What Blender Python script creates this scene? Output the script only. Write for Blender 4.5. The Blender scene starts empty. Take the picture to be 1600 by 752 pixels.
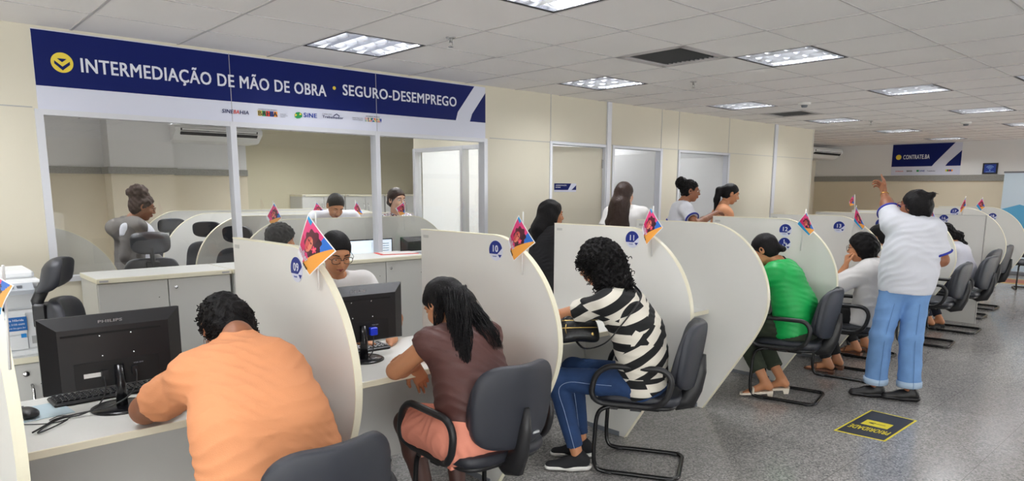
import bpy, bmesh, math, random
import numpy as np
from mathutils import Vector, Matrix

# ---------------------------------------------------------------- camera, world, exposure
scn = bpy.context.scene
COL = scn.collection
PI = math.pi
cam = bpy.data.cameras.new('camera')
cam_o = bpy.data.objects.new('camera', cam)
COL.objects.link(cam_o)
scn.camera = cam_o
cam.sensor_width = 36.0
cam.lens = 24.22
cam.shift_y = 0.0579
cam.clip_start = 0.05
cam.clip_end = 100
YAW, PITCH, ROLL, CAMH = 0.827926, 0.160006, -0.003244, 1.62
_F = Vector((math.cos(YAW)*math.cos(PITCH), math.sin(YAW)*math.cos(PITCH), -math.sin(PITCH)))
_R0 = Vector((math.sin(YAW), -math.cos(YAW), 0))
_D0 = _F.cross(_R0)
_Rr = math.cos(ROLL)*_R0 + math.sin(ROLL)*_D0
_Dd = -math.sin(ROLL)*_R0 + math.cos(ROLL)*_D0
cam_o.matrix_world = Matrix(((_Rr.x, -_Dd.x, -_F.x, 0), (_Rr.y, -_Dd.y, -_F.y, 0), (_Rr.z, -_Dd.z, -_F.z, CAMH), (0, 0, 0, 1)))

w = bpy.data.worlds.new('world'); scn.world = w; w.use_nodes = True
w.node_tree.nodes['Background'].inputs[0].default_value = (0.9, 0.93, 1.0, 1)
w.node_tree.nodes['Background'].inputs[1].default_value = 0.4
scn.view_settings.view_transform = 'Standard'
scn.view_settings.look = 'None'
scn.view_settings.gamma = 1.0
scn.view_settings.use_curve_mapping = False
scn.view_settings.exposure = -0.02
LAMP_W = 36.0            # watts of every recessed ceiling fixture
FILL_W = 500.0            # base watts of the unseen fill panels added behind and right of the camera
scn.cycles.max_bounces = 8
scn.cycles.diffuse_bounces = 5
scn.cycles.glossy_bounces = 3
scn.cycles.transparent_max_bounces = 12
scn.cycles.caustics_reflective = False
scn.cycles.caustics_refractive = False
def fill_panel(name, loc, direction, sx, sy, watts):  # out-of-view area light added as ambient fill, no window modelled
    l = bpy.data.lights.new(name, 'AREA'); l.shape = 'RECTANGLE'; l.size = sx; l.size_y = sy; l.energy = watts; l.color = (.90, .955, 1.0)
    o = bpy.data.objects.new(name, l); COL.objects.link(o); o.location = loc
    o.rotation_euler = Vector(direction).to_track_quat('-Z', 'Y').to_euler(); return o
fill_panel('added_fill_right', (-1.6, -5.93, 1.35), (.15, 1, .9), 6.6, 2.1, FILL_W*.95)
fill_panel('added_fill_far_right', (15.6, -5.93, 1.35), (-.3, 1, .8), 2.2, 2.1, FILL_W*1.0)
fill_panel('added_fill_rear', (-4.93, -1.0, 1.35), (1, 0, .9), 9.0, 2.1, FILL_W*.8)
random.seed(7)
rng = np.random.RandomState(5)

# ---------------------------------------------------------------- material helpers
def lin(c):
    return tuple((x/12.92 if x <= 0.04045 else ((x+0.055)/1.055)**2.4) for x in c)
def rgb(r, g, b):
    return lin((r/255., g/255., b/255.)) + (1.0,)
MATS = {}
def mat(name, col, rough=0.5, metal=0.0, spec=0.5, bump=0.0, bscale=60.0, var=0.0, vscale=3.0, emit=0.0, sss=0.0, coat=0.0, stretch=None):
    if name in MATS: return MATS[name]
    m = bpy.data.materials.new(name); m.use_nodes = True
    nt = m.node_tree; N = nt.nodes; L = nt.links
    b = N['Principled BSDF']
    b.inputs['Base Color'].default_value = col
    b.inputs['Roughness'].default_value = rough
    b.inputs['Metallic'].default_value = metal
    b.inputs['Specular IOR Level'].default_value = spec
    if coat: b.inputs['Coat Weight'].default_value = coat
    if sss:
        b.inputs['Subsurface Weight'].default_value = sss
        b.inputs['Subsurface Radius'].default_value = (0.012, 0.005, 0.003)
    if emit:
        b.inputs['Emission Color'].default_value = col
        b.inputs['Emission Strength'].default_value = emit
    if bump or var:
        tc = N.new('ShaderNodeTexCoord'); mp = N.new('ShaderNodeMapping')
        L.new(tc.outputs['Object'], mp.inputs['Vector'])
        if stretch: mp.inputs['Scale'].default_value = stretch
    if var:
        nz = N.new('ShaderNodeTexNoise'); nz.inputs['Scale'].default_value = vscale; nz.inputs['Detail'].default_value = 6
        L.new(mp.outputs[0], nz.inputs['Vector'])
        mr = N.new('ShaderNodeMapRange'); mr.inputs[1].default_value = .3; mr.inputs[2].default_value = .7
        mr.inputs[3].default_value = 1-var; mr.inputs[4].default_value = 1+var
        L.new(nz.outputs[0], mr.inputs[0])
        mx = N.new('ShaderNodeVectorMath'); mx.operation = 'SCALE'
        mx.inputs[0].default_value = col[:3]
        L.new(mr.outputs[0], mx.inputs['Scale'])
        L.new(mx.outputs[0], b.inputs['Base Color'])
    if bump:
        n2 = N.new('ShaderNodeTexNoise'); n2.inputs['Scale'].default_value = bscale; n2.inputs['Detail'].default_value = 3
        L.new(mp.outputs[0], n2.inputs['Vector'])
        bp = N.new('ShaderNodeBump'); bp.inputs['Strength'].default_value = bump; bp.inputs['Distance'].default_value = 0.004
        L.new(n2.outputs[0], bp.inputs['Height']); L.new(bp.outputs[0], b.inputs['Normal'])
    MATS[name] = m
    return m

def floor_mat():
    m = bpy.data.materials.new('terrazzo_floor'); m.use_nodes = True
    nt = m.node_tree; N = nt.nodes; L = nt.links; b = N['Principled BSDF']
    tc = N.new('ShaderNodeTexCoord')
    def noise(s, d=2):
        n = N.new('ShaderNodeTexNoise'); n.inputs['Scale'].default_value = s; n.inputs['Detail'].default_value = d
        L.new(tc.outputs['Object'], n.inputs['Vector']); return n
    v = N.new('ShaderNodeTexVoronoi'); v.inputs['Scale'].default_value = 110; L.new(tc.outputs['Object'], v.inputs['Vector'])
    sp = N.new('ShaderNodeSeparateColor'); L.new(v.outputs['Color'], sp.inputs[0])
    cr = N.new('ShaderNodeValToRGB'); L.new(sp.outputs[0], cr.inputs[0])
    e = cr.color_ramp.elements
    e[0].position = 0.0; e[0].color = rgb(108, 107, 108)
    e[1].position = 1.0; e[1].color = rgb(178, 175, 172)
    x = e.new(.25); x.color = rgb(134, 132, 131)
    x = e.new(.7); x.color = rgb(156, 153, 151)
    n1 = noise(1.1, 5)
    mr = N.new('ShaderNodeMapRange'); mr.inputs[1].default_value = .3; mr.inputs[2].default_value = .7; mr.inputs[3].default_value = .86; mr.inputs[4].default_value = 1.1
    L.new(n1.outputs[0], mr.inputs[0])
    sc = N.new('ShaderNodeVectorMath'); sc.operation = 'SCALE'; L.new(cr.outputs[0], sc.inputs[0]); L.new(mr.outputs[0], sc.inputs['Scale'])
    # joints of the slabs
    br = N.new('ShaderNodeTexBrick'); br.offset = 0.5; br.inputs['Scale'].default_value = 1.0
    br.inputs['Brick Width'].default_value = 1.06; br.inputs['Row Height'].default_value = 0.53
    br.inputs['Mortar Size'].default_value = 0.0022; br.inputs['Mortar Smooth'].default_value = 0.3
    mp = N.new('ShaderNodeMapping'); mp.inputs['Location'].default_value = (0.04, -0.99, 0)
    L.new(tc.outputs['Object'], mp.inputs['Vector']); L.new(mp.outputs[0], br.inputs['Vector'])
    mx = N.new('ShaderNodeMix'); mx.data_type = 'RGBA'
    L.new(br.outputs['Fac'], mx.inputs[0]); L.new(sc.outputs[0], mx.inputs[6]); mx.inputs[7].default_value = rgb(104, 101, 100)
    # scratches and scuffs
    n3 = noise(6, 8)
    cr2 = N.new('ShaderNodeValToRGB'); cr2.color_ramp.elements[0].position = .68; cr2.color_ramp.elements[1].position = .74
    L.new(n3.outputs[0], cr2.inputs[0])
    mx2 = N.new('ShaderNodeMix'); mx2.data_type = 'RGBA'; L.new(cr2.outputs[0], mx2.inputs[0]); L.new(mx.outputs[2], mx2.inputs[6])
    mx2.inputs[7].default_value = rgb(130, 128, 127)
    L.new(mx2.outputs[2], b.inputs['Base Color'])
    b.inputs['Specular IOR Level'].default_value = .62
    mr2 = N.new('ShaderNodeMapRange'); mr2.inputs[3].default_value = .10; mr2.inputs[4].default_value = .26
    L.new(n3.outputs[0], mr2.inputs[0]); L.new(mr2.outputs[0], b.inputs['Roughness'])
    return m

def glass_mat(name, tint=(1, 1, 1, 1), refl=1.0):
    m = bpy.data.materials.new(name); m.use_nodes = True
    nt = m.node_tree; N = nt.nodes; L = nt.links
    N.remove(N['Principled BSDF'])
    t = N.new('ShaderNodeBsdfTransparent'); t.inputs[0].default_value = tint
    g = N.new('ShaderNodeBsdfGlossy'); g.inputs['Roughness'].default_value = 0.01
    f = N.new('ShaderNodeFresnel'); f.inputs[0].default_value = 1.5
    mu = N.new('ShaderNodeMath'); mu.operation = 'MULTIPLY'; mu.inputs[1].default_value = refl
    L.new(f.outputs[0], mu.inputs[0])
    ge = N.new('ShaderNodeNewGeometry'); iv = N.new('ShaderNodeMath'); iv.operation = 'SUBTRACT'; iv.inputs[0].default_value = 1; L.new(ge.outputs['Backfacing'], iv.inputs[1])
    m2 = N.new('ShaderNodeMath'); m2.operation = 'MULTIPLY'; L.new(mu.outputs[0], m2.inputs[0]); L.new(iv.outputs[0], m2.inputs[1])
    mx = N.new('ShaderNodeMixShader'); L.new(m2.outputs[0], mx.inputs[0]); L.new(t.outputs[0], mx.inputs[1]); L.new(g.outputs[0], mx.inputs[2])
    L.new(mx.outputs[0], N['Material Output'].inputs[0])
    return m

def stripe_mat():
    m = bpy.data.materials.new('zebra_print_cotton'); m.use_nodes = True
    nt = m.node_tree; N = nt.nodes; L = nt.links; b = N['Principled BSDF']
    tc = N.new('ShaderNodeTexCoord'); mp = N.new('ShaderNodeMapping'); mp.inputs['Scale'].default_value = (1, 1, 1.5); mp.inputs['Rotation'].default_value = (.5, .3, 0)
    L.new(tc.outputs['Object'], mp.inputs['Vector'])
    vo = N.new('ShaderNodeTexVoronoi'); vo.inputs['Scale'].default_value = 4.2; L.new(mp.outputs[0], vo.inputs['Vector'])
    sc = N.new('ShaderNodeSeparateColor'); L.new(vo.outputs['Color'], sc.inputs[0])
    sp = N.new('ShaderNodeSeparateXYZ'); L.new(tc.outputs['Object'], sp.inputs[0])
    def math_(op, a, b_=None, c=None):
        n = N.new('ShaderNodeMath'); n.operation = op
        for i, x in enumerate((a, b_, c)):
            if x is None: continue
            if isinstance(x, (int, float)): n.inputs[i].default_value = x
            else: L.new(x, n.inputs[i])
        return n.outputs[0]
    ang = math_('MULTIPLY_ADD', sc.outputs[0], 1.1, -.1)       # each patch has its own stripe slant
    lat = math_('ADD', math_('MULTIPLY', sp.outputs[0], .8), math_('MULTIPLY', sp.outputs[1], -.6))
    t = math_('SUBTRACT', math_('MULTIPLY', sp.outputs[2], math_('COSINE', ang)), math_('MULTIPLY', lat, math_('SINE', ang)))
    ph = math_('MULTIPLY_ADD', sc.outputs[1], 6.28, math_('MULTIPLY', t, 62.0))
    w_ = math_('ADD', math_('SINE', ph), math_('MULTIPLY_ADD', sc.outputs[2], .5, -.15))
    cr = N.new('ShaderNodeValToRGB'); cr.color_ramp.elements[0].position = .10; cr.color_ramp.elements[1].position = .13
    cr.color_ramp.elements[0].color = rgb(20, 20, 22); cr.color_ramp.elements[1].color = rgb(226, 220, 208)
    L.new(w_, cr.inputs[0]); L.new(cr.outputs[0], b.inputs['Base Color'])
    b.inputs['Roughness'].default_value = .85
    return m

def vcol_mat(name, rough=.5):
    m = bpy.data.materials.new(name); m.use_nodes = True
    N = m.node_tree.nodes; b = N['Principled BSDF']; a = N.new('ShaderNodeVertexColor'); a.layer_name = 'Print'
    m.node_tree.links.new(a.outputs[0], b.inputs['Base Color']); b.inputs['Roughness'].default_value = rough
    return m

# ---------------------------------------------------------------- mesh helpers
class MB:
    def __init__(s): s.v = []; s.f = []; s.m = []; s.sm = []; s.n = 0
    def add(s, v, f, m=0, smooth=False):
        v = np.asarray(v, dtype=float).reshape(-1, 3)
        s.v.append(v)
        for q in f: s.f.append(tuple(int(i)+s.n for i in q))
        s.m += [m]*len(f); s.sm += [smooth]*len(f)
        s.n += len(v); return s
    def box(s, a, b, m=0):
        x0, y0, z0 = a; x1, y1, z1 = b
        v = [(x0, y0, z0), (x1, y0, z0), (x1, y1, z0), (x0, y1, z0), (x0, y0, z1), (x1, y0, z1), (x1, y1, z1), (x0, y1, z1)]
        return s.add(v, [(0, 3, 2, 1), (4, 5, 6, 7), (0, 1, 5, 4), (1, 2, 6, 5), (2, 3, 7, 6), (3, 0, 4, 7)], m)
    def bbox(s, a, b, r=.003, m=0):
        # bevelled box: chamfered along every edge
        a = np.array(a, float); b = np.array(b, float); r = min(r, *(abs(b-a)/2.01))
        c = (a+b)/2; h = (b-a)/2
        vs = []; idx = {}
        for sx in (-1, 1):
            for sy in (-1, 1):
                for sz in (-1, 1):
                    for k in range(3):
                        p = np.array([sx, sy, sz])*h
                        q = p.copy()
                        for j in range(3):
                            if j != k: q[j] -= np.array([sx, sy, sz])[j]*r
                        idx[(sx, sy, sz, k)] = len(vs); vs.append(c+q)
        F = []
        def o(q):
            p = [vs[i] for i in q]; n = np.cross(p[1]-p[0], p[2]-p[0]); ce = sum(p)/len(p)-c
            return q if np.dot(n, ce) > 0 else q[::-1]
        for k in range(3):
            i, j = [t for t in range(3) if t != k]
            for sk in (-1, 1):
                q = []
                for (si, sj) in ((-1, -1), (1, -1), (1, 1), (-1, 1)):
                    t = [0, 0, 0]; t[k] = sk; t[i] = si; t[j] = sj; q.append(idx[(*t, k)])
                F.append(o(q))
        for k in range(3):
            i, j = [t for t in range(3) if t != k]
            for si in (-1, 1):
                for sj in (-1, 1):
                    t = [0, 0, 0]; t[i] = si; t[j] = sj
                    t0 = list(t); t0[k] = -1; t1 = list(t); t1[k] = 1
                    F.append(o([idx[(*t0, i)], idx[(*t0, j)], idx[(*t1, j)], idx[(*t1, i)]]))
        for sx in (-1, 1):
            for sy in (-1, 1):
                for sz in (-1, 1): F.append(o([idx[(sx, sy, sz, k)] for k in range(3)]))
        return s.add(vs, F, m)
    def prism(s, poly, axis, t0, t1, m=0):
        # poly: 2d points in the plane of the other two axes (cyclic order), extruded along axis
        n = len(poly); v = []
        for t in (t0, t1):
            for (a, b) in poly:
                v.append((t, a, b) if axis == 0 else ((a, t, b) if axis == 1 else (a, b, t)))
        A = sum(poly[i][0]*poly[(i+1) % n][1]-poly[(i+1) % n][0]*poly[i][1] for i in range(n))
        fl = (A > 0) ^ (axis == 1)
        bot = tuple(range(n)); top = tuple(range(n, 2*n))
        F = [bot[::-1] if fl else bot, top if fl else top[::-1]]
        for i in range(n):
            j = (i+1) % n
            q = (i, j, j+n, i+n)
            F.append(q if fl else q[::-1])
        return s.add(v, F, m)
    def tube(s, pts, r, seg=8, m=0, closed=False, caps=True, flat=1.0):
        P = np.asarray(pts, float); n = len(P)
        rr = np.full(n, r, float) if np.isscalar(r) else np.asarray(r, float)
        T = np.zeros_like(P)
        for i in range(n):
            a = P[(i-1) % n] if (closed or i > 0) else P[i]; b = P[(i+1) % n] if (closed or i < n-1) else P[i]
            T[i] = (b-a)/(np.linalg.norm(b-a)+1e-12)
        u = np.cross(T[0], (0, 0, 1.0))
        if np.linalg.norm(u) < 1e-3: u = np.cross(T[0], (1.0, 0, 0))
        u /= np.linalg.norm(u); V = []
        for i in range(n):
            u = u-T[i]*np.dot(u, T[i]); u /= (np.linalg.norm(u)+1e-12); w_ = np.cross(T[i], u)
            for k in range(seg):
                a = 2*PI*k/seg; V.append(P[i]+rr[i]*(math.cos(a)*u+math.sin(a)*w_*flat))
        F = []
        for i in range(n if closed else n-1):
            j = (i+1) % n
            for k in range(seg):
                l = (k+1) % seg; F.append((i*seg+k, i*seg+l, j*seg+l, j*seg+k))
        if caps and not closed:
            F.append(tuple(range(seg))[::-1]); F.append(tuple(range((n-1)*seg, n*seg)))
        return s.add(V, F, m, True)
    def lathe(s, prof, c=(0, 0, 0), seg=24, m=0, axis=2):
        V = []; n = len(prof)
        for (r, z) in prof:
            for k in range(seg):
                a = 2*PI*k/seg; p = [r*math.cos(a), r*math.sin(a), z]
                if axis == 1: p = [p[0], p[2], -p[1]]
                if axis == 0: p = [p[2], p[0], p[1]]
                V.append(np.array(c)+p)
        F = []
        for i in range(n-1):
            for k in range(seg):
                l = (k+1) % seg; F.append((i*seg+k, i*seg+l, (i+1)*seg+l, (i+1)*seg+k))
        F.append(tuple(range(seg))[::-1]); F.append(tuple(range((n-1)*seg, n*seg)))
        return s.add(V, F, m, True)
    def sell(s, c, r, e1=1.0, e2=1.0, nu=28, nv=16, m=0, fn=None, rot=None):
        V = []
        def pw(x, e): return math.copysign(abs(x)**e, x)
        for i in range(nv+1):
            t = -PI/2+PI*i/nv
            for k in range(nu):
                a = 2*PI*k/nu
                p = np.array([r[0]*pw(math.cos(t), e1)*pw(math.cos(a), e2), r[1]*pw(math.cos(t), e1)*pw(math.sin(a), e2), r[2]*pw(math.sin(t), e1)])
                if fn: p = np.array(fn(p))
                if rot is not None: p = rot @ p
                V.append(p+np.array(c))
        F = []
        for i in range(nv):
            for k in range(nu):
                l = (k+1) % nu; F.append((i*nu+k, i*nu+l, (i+1)*nu+l, (i+1)*nu+k))
        return s.add(V, F, m, True)
    def mesh(s, name, mats, off=(0, 0, 0)):
        me = bpy.data.meshes.new(name)
        V = np.concatenate(s.v) if s.v else np.zeros((0, 3))
        V = V-np.array(off)
        me.from_pydata(V.tolist(), [], s.f)
        if not isinstance(mats, (list, tuple)): mats = [mats]
        for x in mats: me.materials.append(x)
        if s.f:
            me.polygons.foreach_set('material_index', s.m)
            me.polygons.foreach_set('use_smooth', s.sm)
        me.update()
        return me

def link(name, data, parent=None, loc=None):
    o = bpy.data.objects.new(name, data); COL.objects.link(o)
    if parent is not None: o.parent = parent
    if loc is not None: o.location = loc
    return o
def part(name, mb, mats, parent=None, off=(0, 0, 0), loc=None):
    return link(name, mb.mesh(name, mats, off), parent, loc)
def tag(o, label, cat, group=None, kind=None):
    o['label'] = label; o['category'] = cat
    if group: o['group'] = group
    if kind: o['kind'] = kind
    return o
def thing(name, label, cat, loc=(0, 0, 0), rz=0.0, group=None):
    o = bpy.data.objects.new(name, None); COL.objects.link(o)
    o.location = loc; o.rotation_euler = (0, 0, rz); o.empty_display_size = .1
    return tag(o, label, cat, group)
def struct(name, mb, mats):
    o = part(name, mb, mats); o['kind'] = 'structure'; return o
def copy_tree(o, parent=None):
    c = o.copy(); COL.objects.link(c)
    if parent is not None: c.parent = parent
    for ch in list(o.children): copy_tree(ch, c)
    return c
def vv(*a): return np.array(a, float)
def unit(a):
    a = np.asarray(a, float); return a/(np.linalg.norm(a)+1e-12)

def text_mesh(s, size=1.0, bold=0.0):
    cu = bpy.data.curves.new('lettering', 'FONT'); cu.body = s; cu.size = size; cu.resolution_u = 3
    if bold: cu.space_character = 1+bold*3
    o = bpy.data.objects.new('tmp', cu); COL.objects.link(o)
    dg = bpy.context.evaluated_depsgraph_get(); dg.update()
    me = bpy.data.meshes.new_from_object(o.evaluated_get(dg))
    COL.objects.unlink(o); bpy.data.objects.remove(o)
    if bold:        # a heavier stroke: shifted copies of the same outline
        n = len(me.vertices); co = np.zeros(n*3); me.vertices.foreach_get('co', co); co = co.reshape(-1, 3)
        P = [tuple(p.vertices) for p in me.polygons]; V = []; F = []
        for k, (dx, dy) in enumerate(((-1, -.5), (1, -.5), (-1, .5), (1, .5), (0, 0))):
            V.append(co+np.array((dx*bold*.9, dy*bold*.9, k*.0003))); F += [tuple(i+k*n for i in f) for f in P]
        me = bpy.data.meshes.new('lettering'); me.from_pydata(np.concatenate(V).tolist(), [], F); me.update()
    return me
def put_text(name, s, m, origin, ux, uz, w=None, h=None, parent=None, bold=0.015, shear=0.0, center=False, base=(0, 0, 0)):
    """lettering with its lower left corner at origin, running along ux, upright along uz; stretched to w x h"""
    me = text_mesh(s, 1.0, bold)
    n = len(me.vertices)
    co = np.zeros(n*3); me.vertices.foreach_get('co', co); co = co.reshape(-1, 3)
    lo = co.min(0); hi = co.max(0); x = co[:, 0]-lo[0]; y = co[:, 1].copy()
    capH = 0.70
    sy = h/capH if h else 1
    sx = w/(hi[0]-lo[0]) if w else sy
    if not h: sy = sx
    x = x*sx+shear*y*sy; y = y*sy
    if center: x = x-(hi[0]-lo[0])*sx/2
    nrm = unit(np.cross(ux, uz))
    out = np.array(origin)[None]+x[:, None]*np.array(ux)[None]+y[:, None]*np.array(uz)[None]+co[:, 2:3]*nrm[None]-np.array(base)[None]
    me.vertices.foreach_set('co', out.ravel()); me.materials.clear(); me.materials.append(m); me.update()
    return link(name, me, parent)

# ---------------------------------------------------------------- signed distance modelling for bodies, hair and clothes
def rot_to(axes):   # rows = local axes in world
    return np.array([unit(a) for a in axes])
class SDF:
    def __init__(s, lo, hi, h):
        s.h = h; s.lo = np.array(lo, float)-2*h
        n = np.ceil((np.array(hi)-s.lo)/h).astype(int)+3
        s.n = n; s.D = np.full(n, 0.5, np.float32)
        s.ax = [s.lo[i]+h*np.arange(n[i]) for i in range(3)]
    def blk(s, lo, hi, pad):
        sl = []
        for i in range(3):
            a = int(max(0, math.floor((lo[i]-pad-s.lo[i])/s.h))); b = int(min(s.n[i], math.ceil((hi[i]+pad-s.lo[i])/s.h)+1))
            if b <= a: return None
            sl.append(slice(a, b))
        sl = tuple(sl)
        P = [s.ax[0][sl[0]][:, None, None].astype(np.float32), s.ax[1][sl[1]][None, :, None].astype(np.float32), s.ax[2][sl[2]][None, None, :].astype(np.float32)]
        return sl, P
    def comb(s, sl, d, k, sub=False):
        A = s.D[sl]
        if sub:
            d = -d; hh = np.maximum(k-np.abs(A-d), 0)/max(k, 1e-6)
            s.D[sl] = np.maximum(A, d)+hh*hh*k*.25
        else:
            hh = np.maximum(k-np.abs(A-d), 0)/max(k, 1e-6)
            s.D[sl] = np.minimum(A, d)-hh*hh*k*.25
    def cone(s, a, b, ra, rb=None, k=.02, sub=False, cutb=None, cuta=None, flat=None):
        a = np.asarray(a, float); b = np.asarray(b, float)
        if rb is None: rb = ra
        R = max(ra, rb); q = s.blk(np.minimum(a, b)-R, np.maximum(a, b)+R, k+3*s.h)
        if q is None: return s
        sl, (X, Y, Z) = q; ab = b-a; L2 = float(ab@ab)+1e-12
        px = X-a[0]; py = Y-a[1]; pz = Z-a[2]
        t = np.clip((px*ab[0]+py*ab[1]+pz*ab[2])/L2, 0, 1)
        dx = px-t*ab[0]; dy = py-t*ab[1]; dz = pz-t*ab[2]
        if flat is not None:      # (axis, factor): squash along axis
            ax, fa = flat; ax = unit(ax); pr = dx*ax[0]+dy*ax[1]+dz*ax[2]; g = (1/fa-1)*pr
            dx = dx+g*ax[0]; dy = dy+g*ax[1]; dz = dz+g*ax[2]
        d = np.sqrt(dx*dx+dy*dy+dz*dz)-(ra+(rb-ra)*t)
        if flat is not None: d = d*max(fa, .6)
        if cutb is not None:
            u = ab/math.sqrt(L2); c = a+ab*cutb; d = np.maximum(d, (X-c[0])*u[0]+(Y-c[1])*u[1]+(Z-c[2])*u[2])
        s.comb(sl, d.astype(np.float32), k, sub); return s
    def ell(s, c, r, k=.02, A=None, sub=False):
        c = np.asarray(c, float); r = np.asarray(r, float); R = r.max()
        q = s.blk(c-R, c+R, k+3*s.h)
        if q is None: return s
        sl, (X, Y, Z) = q; px = X-c[0]; py = Y-c[1]; pz = Z-c[2]
        if A is None: A = np.eye(3)
        l = [px*A[i][0]+py*A[i][1]+pz*A[i][2] for i in range(3)]
        k0 = np.sqrt((l[0]/r[0])**2+(l[1]/r[1])**2+(l[2]/r[2])**2)
        k1 = np.sqrt((l[0]/r[0]**2)**2+(l[1]/r[1]**2)**2+(l[2]/r[2]**2)**2)+1e-9
        d = k0*(k0-1)/k1
        s.comb(sl, d.astype(np.float32), k, sub); return s
    def grid(s): return s.ax[0][:, None, None].astype(np.float32), s.ax[1][None, :, None].astype(np.float32), s.ax[2][None, None, :].astype(np.float32)
    def cut(s, p, n, k=0.0):       # keep the side the normal points away from
        n = unit(n); X, Y, Z = s.grid(); d = (X-p[0])*n[0]+(Y-p[1])*n[1]+(Z-p[2])*n[2]
        s.D = np.maximum(s.D, d.astype(np.float32)); return s
    def wave(s, amp, dirs, f, warp=.6, seed=0):
        X, Y, Z = s.grid(); r = np.random.RandomState(seed); out = 0
        g = f*1.1; w_ = np.sin(X*g+Y*g*.5+r.rand()*6)+np.sin(Y*g-Z*g*.7+r.rand()*6)+np.sin(Z*g*.9+X*g*.6+r.rand()*6)
        m_ = .5+.5*np.sin(X*f*.7-Y*f*.5+Z*f*.8+r.rand()*6)      # folds fade in and out
        for i, d in enumerate(dirs):
            d = unit(d); q = np.sin((X*d[0]+Y*d[1]+Z*d[2])*f*(3.0+.7*i)+w_*1.5*warp+r.rand()*6)
            out = out+(1-2*np.abs(q)**.75)*(m_ if i % 2 == 0 else 1-.7*m_)
        s.D = (s.D-amp*.8*out/len(dirs)**.5).astype(np.float32); return s
    def curl(s, amp, f, seed=0):
        X, Y, Z = s.grid(); r = np.random.RandomState(seed); a, b, c = r.rand(3)*6
        wx = 1.1*np.sin(Y*f*.45+a); wy = 1.1*np.sin(Z*f*.45+b); wz = 1.1*np.sin(X*f*.45+c)
        g = np.sin(X*f+wx)*np.cos(Y*f+wy)+np.sin(Y*f+wy)*np.cos(Z*f+wz)+np.sin(Z*f+wz)*np.cos(X*f+wx)
        s.D = (s.D+amp*g*.66).astype(np.float32); return s
    def nets(s):
        D = s.D; ins = D < 0
        c = np.zeros(np.array(D.shape)-1, np.uint8)
        for i in (0, 1):
            for j in (0, 1):
                for k in (0, 1): c += ins[i:D.shape[0]-1+i, j:D.shape[1]-1+j, k:D.shape[2]-1+k]
        act = (c > 0) & (c < 8); I = np.argwhere(act)
        if len(I) == 0: return np.zeros((0, 3)), np.zeros((0, 4), int)
        idx = np.full(act.shape, -1, np.int64); idx[act] = np.arange(len(I))
        acc = np.zeros((len(I), 3)); cnt = np.zeros(len(I))
        cor = [(i, j, k) for i in (0, 1) for j in (0, 1) for k in (0, 1)]
        val = {q: D[I[:, 0]+q[0], I[:, 1]+q[1], I[:, 2]+q[2]] for q in cor}
        for a in cor:
            for ax in range(3):
                if a[ax] == 0:
                    b = list(a); b[ax] = 1; b = tuple(b); va = val[a]; vb = val[b]; m = (va < 0) != (vb < 0)
                    t = np.where(m, va/(va-vb+1e-12), 0); p = np.zeros((len(I), 3)); p[:] = a; p[:, ax] = t
                    acc[m] += p[m]; cnt[m] += 1
        V = s.lo+s.h*(I+acc/cnt[:, None])
        F = []
        for ax in range(3):
            o1, o2 = [(1, 2), (2, 0), (0, 1)][ax]
            sl0 = [slice(None)]*3; sl1 = [slice(None)]*3; sl0[ax] = slice(0, -1); sl1[ax] = slice(1, None)
            e = ins[tuple(sl0)] != ins[tuple(sl1)]; E = np.argwhere(e)
            E = E[(E[:, o1] > 0) & (E[:, o2] > 0) & (E[:, o1] < D.shape[o1]-1) & (E[:, o2] < D.shape[o2]-1)]
            def g(d1, d2):
                q = E.copy(); q[:, o1] -= d1; q[:, o2] -= d2; return idx[q[:, 0], q[:, 1], q[:, 2]]
            q = np.stack([g(1, 1), g(0, 1), g(0, 0), g(1, 0)], 1)
            inn = ins[E[:, 0], E[:, 1], E[:, 2]]; q[~inn] = q[~inn][:, ::-1]; F.append(q)
        F = np.concatenate(F); F = F[(F >= 0).all(1)]
        return V, F
def np_mesh(name, VF, mats, off=(0, 0, 0), smooth=True, mi=None):
    """list of (V, F) pairs joined into one mesh"""
    Vs = []; Fs = []; n = 0
    for V, F in VF:
        Vs.append(V); Fs.append(F+n); n += len(V)
    V = np.concatenate(Vs)-np.array(off); F = np.concatenate(Fs)
    me = bpy.data.meshes.new(name)
    me.vertices.add(len(V)); me.vertices.foreach_set('co', V.astype(np.float32).ravel())
    me.loops.add(len(F)*4); me.loops.foreach_set('vertex_index', F.astype(np.int32).ravel())
    me.polygons.add(len(F)); me.polygons.foreach_set('loop_start', np.arange(0, len(F)*4, 4, dtype=np.int32))
    me.polygons.foreach_set('loop_total', np.full(len(F), 4, np.int32))
    me.polygons.foreach_set('use_smooth', np.full(len(F), smooth))
    if not isinstance(mats, (list, tuple)): mats = [mats]
    for m in mats: me.materials.append(m)
    if mi is not None: me.polygons.foreach_set('material_index', mi)
    me.update(calc_edges=True); me.validate()
    return me
# ---------------------------------------------------------------- materials of the place
M_floor = floor_mat()
M_tile = mat('mineral_ceiling_tile', rgb(242, 239, 238), .95, var=.02, vscale=1.4)
M_tbar = mat('ceiling_runner_grey', rgb(196, 192, 193), .6)
M_cream = mat('cream_partition_panel', rgb(217, 211, 194), .55, var=.012, vscale=2)
M_seam = mat('panel_seam_grey', rgb(176, 176, 176), .5)
M_alu = mat('white_aluminium_profile', rgb(214, 216, 224), .35, metal=.15)
M_white = mat('white_painted_wall', rgb(232, 232, 232), .7)
M_beige = mat('beige_painted_wall', rgb(224, 214, 192), .7, var=.015)
M_olive = mat('putty_painted_wall', rgb(205, 198, 172), .7)
M_band = mat('grey_granite_band', rgb(146, 145, 140), .5, var=.14, vscale=60)
M_lam = mat('pale_grey_laminate', rgb(221, 220, 216), .38, var=.008, vscale=5)
M_lamd = mat('pale_grey_laminate_cabinet', rgb(208, 208, 204), .42)
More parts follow.
